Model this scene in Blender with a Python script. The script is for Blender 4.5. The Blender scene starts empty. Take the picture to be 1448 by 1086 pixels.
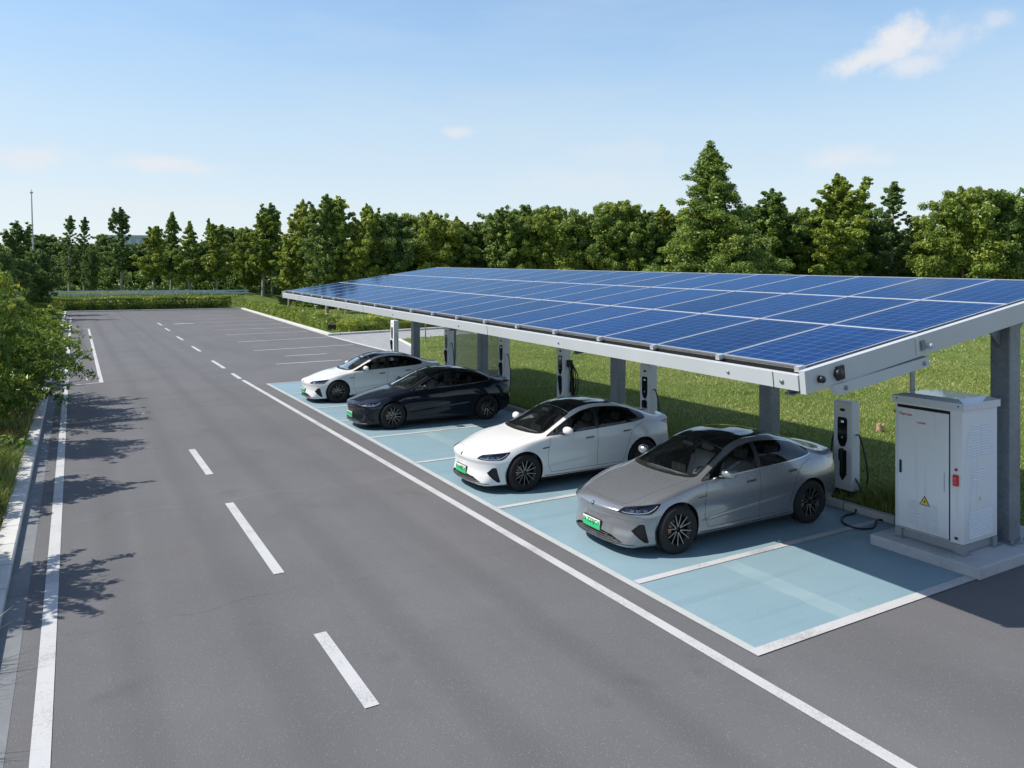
import bpy, bmesh, math, random
import numpy as np
from mathutils import Vector, Matrix
R_ = math.radians
scene = bpy.context.scene
COL = scene.collection
rng = np.random.default_rng(7)
random.seed(7)

# ------------------------------------------------------------------ helpers
def tag(o, label=None, cat=None, group=None, kind=None):
    if label: o['label'] = label
    if cat: o['category'] = cat
    if group: o['group'] = group
    if kind: o['kind'] = kind
    return o

def empty(name, loc=(0, 0, 0), rz=0.0):
    o = bpy.data.objects.new(name, None)
    COL.objects.link(o)
    o.location = loc
    o.rotation_euler = (0, 0, rz)
    o.empty_display_size = 0.2
    return o

def link_mesh(name, me, parent=None):
    o = bpy.data.objects.new(name, me)
    COL.objects.link(o)
    if parent is not None:
        o.parent = parent
    return o

def np_mesh(name, V, F, mats, mi=None, smooth=False, cols=None):
    """V (n,3) floats; F (m,k) ints of equal size k."""
    V = np.ascontiguousarray(V, dtype=np.float32); F = np.ascontiguousarray(F, dtype=np.int32)
    me = bpy.data.meshes.new(name)
    m, k = F.shape
    me.vertices.add(len(V)); me.vertices.foreach_set('co', V.ravel())
    me.loops.add(m * k); me.loops.foreach_set('vertex_index', F.ravel())
    me.polygons.add(m)
    me.polygons.foreach_set('loop_start', np.arange(0, m * k, k, dtype=np.int32))
    me.polygons.foreach_set('loop_total', np.full(m, k, dtype=np.int32))
    for mt in (mats if isinstance(mats, (list, tuple)) else [mats]):
        me.materials.append(mt)
    if mi is not None:
        me.polygons.foreach_set('material_index', np.ascontiguousarray(mi, dtype=np.int32))
    me.polygons.foreach_set('use_smooth', np.full(m, bool(smooth)))
    me.update(calc_edges=True)
    if cols is not None:   # per-face random value
        at = me.attributes.new('vary', 'FLOAT', 'FACE')
        at.data.foreach_set('value', np.ascontiguousarray(cols, dtype=np.float32))
    me.validate()
    return me

class MB:
    """collects simple solids into one mesh"""
    def __init__(s):
        s.v = []; s.f = []; s.m = []; s.sm = []
    def add(s, vs, fs, m=0, smooth=False):
        b = len(s.v)
        s.v += [tuple(v) for v in vs]
        for f in fs:
            s.f.append([b + i for i in f]); s.m.append(m); s.sm.append(smooth)
    def box(s, x0, x1, y0, y1, z0, z1, m=0, M=None):
        vs = [Vector(p) for p in ((x0,y0,z0),(x1,y0,z0),(x1,y1,z0),(x0,y1,z0),(x0,y0,z1),(x1,y0,z1),(x1,y1,z1),(x0,y1,z1))]
        if M is not None: vs = [M @ v for v in vs]
        s.add(vs, [(0,3,2,1),(4,5,6,7),(0,1,5,4),(1,2,6,5),(2,3,7,6),(3,0,4,7)], m)
    def bbox(s, x0, x1, y0, y1, z0, z1, b=0.01, m=0, M=None):
        """box with chamfered vertical and horizontal edges"""
        bm = bmesh.new()
        r = bmesh.ops.create_cube(bm, size=1)
        for v in bm.verts:
            v.co = Vector(((x0+x1)/2 + v.co.x*(x1-x0), (y0+y1)/2 + v.co.y*(y1-y0), (z0+z1)/2 + v.co.z*(z1-z0)))
        bmesh.ops.bevel(bm, geom=bm.edges[:], offset=b, segments=2, profile=0.5, affect='EDGES')
        bm.verts.index_update()
        vs = [v.co.copy() for v in bm.verts]
        if M is not None: vs = [M @ v for v in vs]
        s.add(vs, [[v.index for v in f.verts] for f in bm.faces], m)
        bm.free()
    def tube(s, pts, r, n=8, m=0, caps=True, r1=None):
        pts = [Vector(p) for p in pts]
        rings = []
        up = Vector((0.123, 0.456, 0.9)).normalized()
        prev = None
        for i, p in enumerate(pts):
            if i == 0: d = pts[1] - p
            elif i == len(pts) - 1: d = p - pts[i-1]
            else: d = pts[i+1] - pts[i-1]
            d.normalize()
            if prev is None:
                a = d.cross(up if abs(d.dot(up)) < .95 else Vector((1,0,0))).normalized()
            else:
                a = (prev - d * prev.dot(d)).normalized()
            prev = a
            b = d.cross(a)
            rr = r if r1 is None else r + (r1 - r) * i / (len(pts) - 1)
            rings.append([p + a*math.cos(t)*rr + b*math.sin(t)*rr for t in [2*math.pi*k/n for k in range(n)]])
        vs = [v for rg in rings for v in rg]
        fs = []
        for i in range(len(rings)-1):
            for k in range(n):
                k2 = (k+1) % n
                fs.append((i*n+k, i*n+k2, (i+1)*n+k2, (i+1)*n+k))
        s.add(vs, fs, m, True)
        if caps:
            s.add(rings[0][::-1], [tuple(range(n))], m); s.add(rings[-1], [tuple(range(n))], m)
    def prism(s, poly, z0, z1, m=0, M=None):
        n = len(poly)
        vs = [Vector((p[0], p[1], z0)) for p in poly] + [Vector((p[0], p[1], z1)) for p in poly]
        if M is not None: vs = [M @ v for v in vs]
        s.add(vs, [tuple(range(n))[::-1], tuple(range(n, 2*n))] + [(i, (i+1) % n, n+(i+1) % n, n+i) for i in range(n)], m)
    def lathe(s, prof, M, n=32, m=0, smooth=True):
        """prof list of (radius, height) turned about local Z"""
        vs = []
        for (r, h) in prof:
            for k in range(n):
                t = 2*math.pi*k/n
                vs.append(M @ Vector((r*math.cos(t), r*math.sin(t), h)))
        fs = []
        for i in range(len(prof)-1):
            for k in range(n):
                k2 = (k+1) % n
                fs.append((i*n+k, i*n+k2, (i+1)*n+k2, (i+1)*n+k))
        s.add(vs, fs, m, smooth)
    def mesh(s, name, mats):
        me = bpy.data.meshes.new(name)
        me.from_pydata([tuple(v) for v in s.v], [], s.f)
        for mt in (mats if isinstance(mats, (list, tuple)) else [mats]): me.materials.append(mt)
        me.polygons.foreach_set('material_index', s.m)
        me.polygons.foreach_set('use_smooth', s.sm)
        me.update()
        return me
    def build(s, name, mats, parent=None, fixn=True):
        me = s.mesh(name, mats)
        if fixn:
            bm = bmesh.new(); bm.from_mesh(me)
            bmesh.ops.recalc_face_normals(bm, faces=bm.faces[:])
            bm.to_mesh(me); bm.free()
        return link_mesh(name, me, parent)

def text_mesh(name, txt, size, mat, parent, M, depth=0.002, bold=False):
    cu = bpy.data.curves.new(name, 'FONT')
    cu.body = txt; cu.size = size; cu.extrude = depth; cu.align_x = 'CENTER'; cu.align_y = 'CENTER'
    if bold: cu.offset = size * 0.02
    cu.resolution_u = 3
    to = bpy.data.objects.new(name + '_src', cu)
    COL.objects.link(to)
    dg = bpy.context.evaluated_depsgraph_get()
    me = bpy.data.meshes.new_from_object(to.evaluated_get(dg))
    bpy.data.objects.remove(to); bpy.data.curves.remove(cu)
    me.name = name
    me.transform(M)
    me.materials.clear(); me.materials.append(mat)
    return link_mesh(name, me, parent)

def frame(origin, ex, ez):
    """matrix with local x = ex, local z = ez (the outward normal), local y = up"""
    ex = Vector(ex).normalized(); ez = Vector(ez).normalized(); ey = ez.cross(ex)
    M = Matrix((ex, ey, ez)).transposed().to_4x4()
    M.translation = Vector(origin)
    return M

def copy_tree(o, parent=None):
    c = o.copy(); COL.objects.link(c)
    if parent is not None: c.parent = parent
    for ch in list(o.children):
        copy_tree(ch, c)
    return c

# ------------------------------------------------------------------ materials
class NT:
    def __init__(s, name):
        s.m = bpy.data.materials.new(name); s.m.use_nodes = True
        s.t = s.m.node_tree; s.t.nodes.clear()
        s.out = s.t.nodes.new('ShaderNodeOutputMaterial')
    def n(s, typ, **kw):
        nd = s.t.nodes.new(typ)
        ins = kw.pop('ins', {})
        for k, v in kw.items(): setattr(nd, k, v)
        for k, v in ins.items():
            if isinstance(v, bpy.types.NodeSocket): s.t.links.new(v, nd.inputs[k])
            else: nd.inputs[k].default_value = v
        return nd
    def l(s, a, b): s.t.links.new(a, b)
    def coord(s, which='Object'): return s.n('ShaderNodeTexCoord').outputs[which]
    def noise(s, vec, scale, detail=4, rough=.55, **k):
        return s.n('ShaderNodeTexNoise', ins={'Vector': vec, 'Scale': scale, 'Detail': detail, 'Roughness': rough, **k}).outputs['Fac']
    def ramp(s, fac, stops):
        r = s.n('ShaderNodeValToRGB', ins={'Fac': fac})
        e = r.color_ramp.elements
        while len(e) < len(stops): e.new(.5)
        for el, (p, c) in zip(e, stops):
            el.position = p; el.color = (c[0], c[1], c[2], 1) if not isinstance(c, (int, float)) else (c, c, c, 1)
        return r.outputs['Color']
    def math(s, op, a, b=0.0, c=0.0):
        nd = s.n('ShaderNodeMath', operation=op)
        for i, v in enumerate((a, b, c)):
            if isinstance(v, bpy.types.NodeSocket): s.l(v, nd.inputs[i])
            else: nd.inputs[i].default_value = v
        return nd.outputs[0]
    def mix(s, fac, a, b, mode='MIX'):
        nd = s.n('ShaderNodeMix', data_type='RGBA', blend_type=mode)
        for k, v in ((0, fac), (6, a), (7, b)):
            if isinstance(v, bpy.types.NodeSocket): s.l(v, nd.inputs[k])
            else: nd.inputs[k].default_value = v if k == 0 else (v[0], v[1], v[2], 1)
        return nd.outputs[2]
    def bump(s, h, strength=.3, dist=.01):
        return s.n('ShaderNodeBump', ins={'Height': h, 'Strength': strength, 'Distance': dist}).outputs['Normal']
    def bsdf(s, **ins):
        nd = s.n('ShaderNodeBsdfPrincipled')
        for k, v in ins.items():
            k = k.replace('_', ' ')
            if isinstance(v, bpy.types.NodeSocket): s.l(v, nd.inputs[k])
            else: nd.inputs[k].default_value = (v[0], v[1], v[2], 1) if isinstance(v, tuple) and len(v) == 3 else v
        s.l(nd.outputs[0], s.out.inputs['Surface'])
        return nd

def simple(name, col, rough=.5, metal=0.0, var=.08, scale=6.0, bump=0.0, coat=0.0):
    t = NT(name)
    co = t.coord()
    n = t.noise(co, scale, 5)
    c = t.mix(n, tuple(max(0, v*(1-var)) for v in col), tuple(v*(1+var) for v in col))
    r = t.math('MULTIPLY_ADD', n, .16, rough - .08)
    kw = dict(Base_Color=c, Roughness=r, Metallic=metal, Coat_Weight=coat)
    if bump: kw['Normal'] = t.bump(t.noise(co, scale*12, 3), bump, .004)
    t.bsdf(**kw)
    return t.m

def emission(name, col, st):
    t = NT(name)
    t.bsdf(Base_Color=(.02, .02, .02), Emission_Color=col, Emission_Strength=st, Roughness=.3)
    return t.m

def smoothstep(a, b, x):
    t = np.clip((x-a)/(b-a), 0, 1); return t*t*(3-2*t)
# ------------------------------------------------------------------ cars
def pchip(xk, yk, x):
    xk = np.asarray(xk, float); yk = np.asarray(yk, float); x = np.asarray(x, float)
    h = np.diff(xk); d = np.diff(yk)/h
    m = np.zeros_like(yk)
    m[0] = d[0]; m[-1] = d[-1]
    for i in range(1, len(xk)-1):
        if d[i-1]*d[i] > 0:
            w1 = 2*h[i]+h[i-1]; w2 = h[i]+2*h[i-1]
            m[i] = (w1+w2)/(w1/d[i-1]+w2/d[i])
    i = np.clip(np.searchsorted(xk, x)-1, 0, len(xk)-2)
    t = (x-xk[i])/h[i]
    t2 = t*t; t3 = t2*t
    return (2*t3-3*t2+1)*yk[i]+(t3-2*t2+t)*h[i]*m[i]+(-2*t3+3*t2)*yk[i+1]+(t3-t2)*h[i]*m[i+1]

def poly_sdf(P, poly):
    """signed distance (negative inside) and gradient, P (n,2)"""
    poly = np.asarray(poly, float); n = len(poly)
    best = np.full(len(P), 1e9); near = np.zeros_like(P); ins = np.zeros(len(P), bool)
    for i in range(n):
        a = poly[i]; b = poly[(i+1) % n]; e = b-a
        w = P-a
        t = np.clip((w@e)/max(e@e, 1e-12), 0, 1)
        q = a+t[:, None]*e
        d = np.hypot(*(P-q).T)
        k = d < best
        best[k] = d[k]; near[k] = q[k]
        c = ((a[1] <= P[:, 1]) != (b[1] <= P[:, 1]))
        xx = a[0]+(P[:, 1]-a[1])*e[0]/(e[1] if abs(e[1]) > 1e-12 else 1e-12)
        ins ^= (c & (P[:, 0] < xx))
    return np.where(ins, -best, best), near

def round_poly(pts, r=.02, n=4):
    """rounds the corners of a polygon"""
    pts = [np.array(p, float) for p in pts]; out = []
    for i, p in enumerate(pts):
        a = pts[i-1]; b = pts[(i+1) % len(pts)]
        da = a-p; db = b-p
        la = np.hypot(*da); lb = np.hypot(*db)
        rr = min(r, .45*la, .45*lb)
        p0 = p+da/la*rr; p1 = p+db/lb*rr
        for k in range(n+1):
            t = k/n
            out.append((1-t)**2*p0+2*t*(1-t)*p+t*t*p1)
    return np.array(out)

CL = 4.98                       # car length
WX = (0.96, 3.93); WR = 0.376   # wheel stations and tyre radius
ZS = 1.075
def zup(z): return .175+(z-.175)*ZS
K = {}
K['zc'] = ([0,.15,.5,1.0,1.28,1.42,1.7,2.0,2.25,2.5,2.75,3.0,3.3,3.7,4.0,4.3,4.6,4.82,4.90,4.98],
           [.705,.755,.845,.945,.992,1.03,1.165,1.31,1.405,1.465,1.49,1.492,1.472,1.395,1.312,1.215,1.128,1.096,1.096,1.08])
K['yr'] = ([0,.5,1.0,1.3,1.55,1.75,2.0,2.25,2.5,2.75,3.0,3.3,3.7,4.1,4.4,4.65,4.85,4.98],
           [.48,.55,.61,.67,.735,.705,.67,.635,.61,.60,.60,.60,.60,.60,.62,.64,.63,.61])
K['zr'] = ([0,.5,1.0,1.3,1.55,1.75,2.0,2.25,2.5,2.75,3.0,3.3,3.7,4.0,4.2,4.5,4.7,4.85,4.98],
           [.695,.832,.93,.975,1.025,1.105,1.22,1.325,1.393,1.423,1.425,1.41,1.335,1.25,1.185,1.10,1.07,1.068,1.05])
K['yb'] = ([0,.2,.5,.96,1.3,1.6,2.2,3.0,3.5,4.0,4.4,4.7,4.98],
           [.72,.76,.825,.878,.888,.892,.897,.905,.915,.90,.855,.80,.75])
K['zb'] = ([0,.2,.5,.96,1.3,1.6,2.2,3.0,3.5,4.0,4.4,4.7,4.98],
           [.665,.715,.79,.875,.915,.938,.955,.972,.985,.997,1.0,.998,.99])
K['ym'] = ([0,.2,.5,.96,1.4,2.2,3.0,3.5,3.93,4.4,4.7,4.98],
           [.80,.86,.915,.958,.945,.945,.95,.965,.978,.945,.90,.84])
K['zm'] = ([0,.2,.5,.96,1.4,2.2,3.0,3.5,3.93,4.4,4.7,4.98],
           [.53,.56,.61,.67,.69,.71,.73,.745,.76,.77,.77,.76])
K['yl'] = ([0,.5,.96,1.5,2.5,3.4,3.93,4.4,4.98], [.80,.905,.94,.918,.908,.922,.953,.928,.82])
K['zl'] = ([0,.5,.96,1.5,2.5,3.4,3.93,4.4,4.98], [.37,.39,.41,.40,.39,.41,.43,.45,.46])
K['ys'] = ([0,.5,.96,1.5,2.5,3.4,3.93,4.4,4.98], [.74,.86,.89,.90,.895,.90,.91,.88,.76])
K['zs'] = ([0,.5,.96,1.5,2.5,3.4,3.93,4.4,4.98], [.195,.20,.20,.19,.19,.19,.21,.26,.32])
K['zo'] = ([0,1,3.8,4.4,4.98], [.15,.165,.165,.19,.28])
def kv(k, x): return pchip(K[k][0], K[k][1], x)

def section_ctrl(x):
    g = {k: kv(k, x) for k in K}
    z0 = g['zo']
    gy = .5*(g['yb']+g['yr']); gz = .5*(g['zb']+g['zr'])
    bul = .055*np.clip((g['zr']-g['zb'])/.4, 0, 1)+.004
    pts = [(0*x, z0), (.5*g['ys'], z0), (g['ys']-.05, z0+.004), (g['ys'], g['zs']+.02), (g['yl'], g['zl']),
           (g['ym'], g['zm']), (g['yb'], g['zb']), (gy+bul*.8, gz+bul*.45), (g['yr'], g['zr']),
           (.52*g['yr'], g['zr']+.76*(g['zc']-g['zr'])), (0*x, g['zc'])]
    return np.stack([np.stack(p, -1) for p in pts], 1)     # (nx, npts, 2)

SEG = [6, 6, 6, 20, 27, 22, 24, 22, 20, 24]
def section(x):
    C = section_ctrl(x)
    n = C.shape[1]
    first = C[:, 1:2]*np.array([-1, 1]); last = C[:, -2:-1]*np.array([-1, 1])
    E = np.concatenate([first, C, last], 1)
    out = []
    for i in range(n-1):
        p0, p1, p2, p3 = E[:, i], E[:, i+1], E[:, i+2], E[:, i+3]
        m = SEG[i]
        d0 = np.sqrt(np.maximum(np.hypot(*(p1-p0).T), 1e-4)); d1 = np.sqrt(np.maximum(np.hypot(*(p2-p1).T), 1e-4)); d2 = np.sqrt(np.maximum(np.hypot(*(p3-p2).T), 1e-4))
        m1 = (p2-p1) + d1[:, None]*((p1-p0)/d0[:, None]-(p2-p0)/(d0+d1)[:, None])
        m2 = (p2-p1) + d1[:, None]*((p3-p2)/d2[:, None]-(p3-p1)/(d1+d2)[:, None])
        for k in range(m + (1 if i == n-2 else 0)):
            t = k/m; t2 = t*t; t3 = t2*t
            out.append((2*t3-3*t2+1)*p1+(t3-2*t2+t)*m1+(-2*t3+3*t2)*p2+(t3-t2)*m2)
    return np.stack(out, 1)      # (nx, nv, 2)

def nose(x, y, z):
    ay = np.abs(y)
    F = .37*(ay/.92)**2.7 + pchip([.1,.17,.22,.30,.44,.54,.62,.66,.70,.76,1.2], [.07,.02,0,.012,.040,.030,.006,.006,.03,.07,.2], z)
    w = np.clip(1-x/1.35, 0, 1)**2
    G = .24*(ay/.9)**2.6 + pchip([.1,.3,.42,.6,.8,.93,1.04,1.08,1.3], [.16,.10,.03,.03,.055,.06,.01,0,0], z)
    v = np.clip(1-(CL-x)/1.1, 0, 1)**2
    return x + w*F - v*G

def car_surface(recess=True):
    RF, RR = .085, .06
    th = np.linspace(0, math.pi/2, 11)
    xs = list(RF*(1-np.sin(math.pi/2-th)))[:-1]
    ins = list(RF*(1-np.sin(th)))[:-1]
    # front: at th=0 x=0 inset=RF ; th=90: x=RF inset 0
    xs = list(RF*(1-np.cos(th)))[:-1]
    main = list(np.arange(RF, CL-RR, .0105))
    xs += main; ins += [0]*len(main)
    xs += list(CL-RR+RR*np.sin(th)); ins += list(RR*(1-np.cos(th)))
    xs = np.array(xs); ins = np.array(ins)
    S = section(xs)
    c = np.array([0, .47]); cr = np.array([0, .65])
    cc = np.where((xs < CL/2)[:, None, None], c, cr)
    d = S-cc
    L = np.maximum(np.hypot(d[..., 0], d[..., 1]), 1e-6)
    S = cc + d*(1-(ins[:, None]/L))[..., None]
    nx, nv = S.shape[:2]
    rings = 40
    tt = np.linspace(1, 0.0, rings+1)[1:]
    capF = c+(S[0]-c)*tt[::-1][:, None, None]       # centre .. rim
    capR = cr+(S[-1]-cr)*tt[:, None, None]
    Y = np.concatenate([capF, S, capR], 0)
    X = np.concatenate([np.full(rings, xs[0]), xs, np.full(rings, xs[-1])])
    Xg = np.repeat(X[:, None], nv, 1)
    P = np.stack([Xg, Y[..., 0], Y[..., 1]], -1)     # right half  (y>0)
    # mirror: full ring, y>0 then y<0
    Pm = P[:, -2:0:-1].copy(); Pm[..., 1] *= -1
    full = np.concatenate([P, Pm], 1)
    full[..., 0] = nose(full[..., 0], full[..., 1], full[..., 2])
    full[..., 2] = zup(full[..., 2])
    x, y, z = full[..., 0], full[..., 1], full[..., 2]
    zl = .47+.075*(x-1.5)                                   # rising crease along the doors
    win = smoothstep(1.25, 1.7, x)*(1-smoothstep(3.2, 3.55, x))*(np.abs(y) > .6)
    dz = z-zl
    dent = np.where(dz > 0, np.exp(-(dz/.11)**2), np.exp(-(dz/.030)**2))
    full[..., 1] -= np.sign(y)*.016*win*dent
    return full

def grid_normals(G):
    du = np.gradient(G, axis=0); dv = np.roll(G, -1, 1)-np.roll(G, 1, 1)
    n = np.cross(dv, du)
    n /= np.maximum(np.linalg.norm(n, axis=-1, keepdims=True), 1e-9)
    return n
# ---- car materials
def paint(name, col, metal, rough=.32, flake=.06, grime=.30, coat=.9, spec=.5):
    t = NT(name)
    co = t.coord()
    n = t.noise(co, 900, 2)
    c = t.mix(n, tuple(v*(1-flake) for v in col), tuple(v*(1+flake) for v in col))
    dirt = t.noise(co, 2.2, 6, .6)
    sep = t.n('ShaderNodeSeparateXYZ', ins={0: co}).outputs['Z']
    low = t.math('MULTIPLY', t.n('ShaderNodeMapRange', ins={'Value': sep, 'From Min': .75, 'From Max': .2}).outputs[0], t.math('MULTIPLY', dirt, grime))
    c = t.mix(low, c, (.30, .28, .25))
    back = t.n('ShaderNodeNewGeometry').outputs['Backfacing']
    c = t.mix(back, c, (.012, .012, .014))
    met = t.math('MULTIPLY', t.math('SUBTRACT', 1.0, back), metal)
    t.bsdf(Base_Color=c, Metallic=met, Roughness=t.math('MULTIPLY_ADD', dirt, .10, rough-.05), Coat_Weight=coat, Specular_IOR_Level=spec, Coat_Roughness=t.math('MULTIPLY_ADD', dirt, .05, .015))
    return t.m
def glass(name, tint, reflect=1.0, dark=0.0):
    t = NT(name)
    tr = t.n('ShaderNodeBsdfTransparent', ins={'Color': (*tint, 1)})
    gl = t.n('ShaderNodeBsdfGlossy', ins={'Color': (1, 1, 1, 1), 'Roughness': .01})
    fr = t.n('ShaderNodeFresnel', ins={'IOR': 1.5}).outputs[0]
    f = t.math('MULTIPLY_ADD', fr, reflect, .0)
    mx = t.n('ShaderNodeMixShader')
    t.l(f, mx.inputs[0]); t.l(tr.outputs[0], mx.inputs[1]); t.l(gl.outputs[0], mx.inputs[2])
    t.l(mx.outputs[0], t.out.inputs['Surface'])
    return t.m
PAINT_GREY = paint('grey_paint', (.265, .277, .298), .60, .28, .015)
PAINT_WHITE = paint('white_paint', (.67, .67, .67), 0.0, .35, .01, .2)
PAINT_BLACK = paint('black_paint', (.006, .009, .017), 0.0, .3, .2, .015, .85, .04)
M_SCREEN = glass('windscreen_glass', (.80, .86, .87), 2.3)
M_SIDEGL = glass('door_glass', (.26, .29, .30), 1.2)
M_REARGL = glass('rear_glass', (.06, .07, .075))
M_ROOFGL = simple('roof_glass_black', (.006, .007, .009), .10, 0, .1, 3, 0, .4)
M_TRIMB = simple('black_trim', (.012, .012, .013), .38, 0, .2, 8)
M_PLAST = simple('black_plastic', (.018, .018, .019), .62, 0, .2, 20, .2)
M_GAP = simple('gap_dark', (.004, .004, .004), .8)
M_CHROME = simple('bright_trim', (.62, .63, .65), .22, 1.0, .03, 5)
M_TYRE = simple('tyre_rubber', (.009, .009, .0095), .82, 0, .25, 30, .25)
M_RIMD = simple('rim_dark', (.030, .030, .033), .35, .6, .1, 9)
M_RIML = simple('rim_machined', (.30, .285, .27), .30, 1.0, .05, 9)
M_DISC = simple('brake_disc', (.25, .25, .26), .4, 1.0, .1, 30)
M_CALI = simple('caliper', (.34, .17, .10), .4, .2, .1, 9)
M_INTD = simple('cabin_dark', (.17, .175, .18), .6, 0, .2, 6)
M_SEAT = simple('seat_grey', (.62, .62, .60), .55, 0, .08, 10, .1)
M_DRL = emission('running_light', (.9, .95, 1.0), .35)
M_LENS = simple('lamp_lens', (.30, .36, .46), .12, .9, .1, 20)
M_LAMPIN = simple('lamp_inner', (.035, .045, .065), .18, .5, .3, 20)
M_COVER = glass('lamp_cover', (.85, .90, .95))
M_TAIL = simple('tail_red', (.22, .012, .018), .15, 0, .15, 30, 0, 1)
M_PLG = None
def plate_mat():
    t = NT('plate_green')
    z = t.n('ShaderNodeSeparateXYZ', ins={0: t.coord('Generated')}).outputs['Z']
    c = t.ramp(z, [(0, (.012, .40, .13)), (.52, (.02, .43, .15)), (.80, (.50, .78, .58)), (1, (.75, .82, .77))])
    t.bsdf(Base_Color=c, Roughness=.4)
    return t.m
M_PLG = plate_mat()

def dlo_poly():
    top = [(1.50, 1.028), (1.76, 1.145), (2.15, 1.325), (2.5, 1.442), (2.87, 1.482), (3.3, 1.462), (3.70, 1.392), (4.0, 1.288)]
    bot = [(4.10, 1.200), (4.03, 1.163), (3.73, 1.135), (3.16, 1.105), (2.77, 1.087), (2.2, 1.064), (1.6, 1.040)]
    xs = np.linspace(1.50, 4.0, 26)
    tp = [(x, float(pchip([p[0] for p in top], [p[1] for p in top], x))) for x in xs]
    b = bot[1:][::-1]
    xb = np.linspace(4.03, 1.6, 22)
    bp = [(x, float(pchip([p[0] for p in b], [p[1] for p in b], x))) for x in xb]
    return tp + [(4.075, 1.247), (4.095, 1.205), (4.075, 1.178)] + bp

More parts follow.
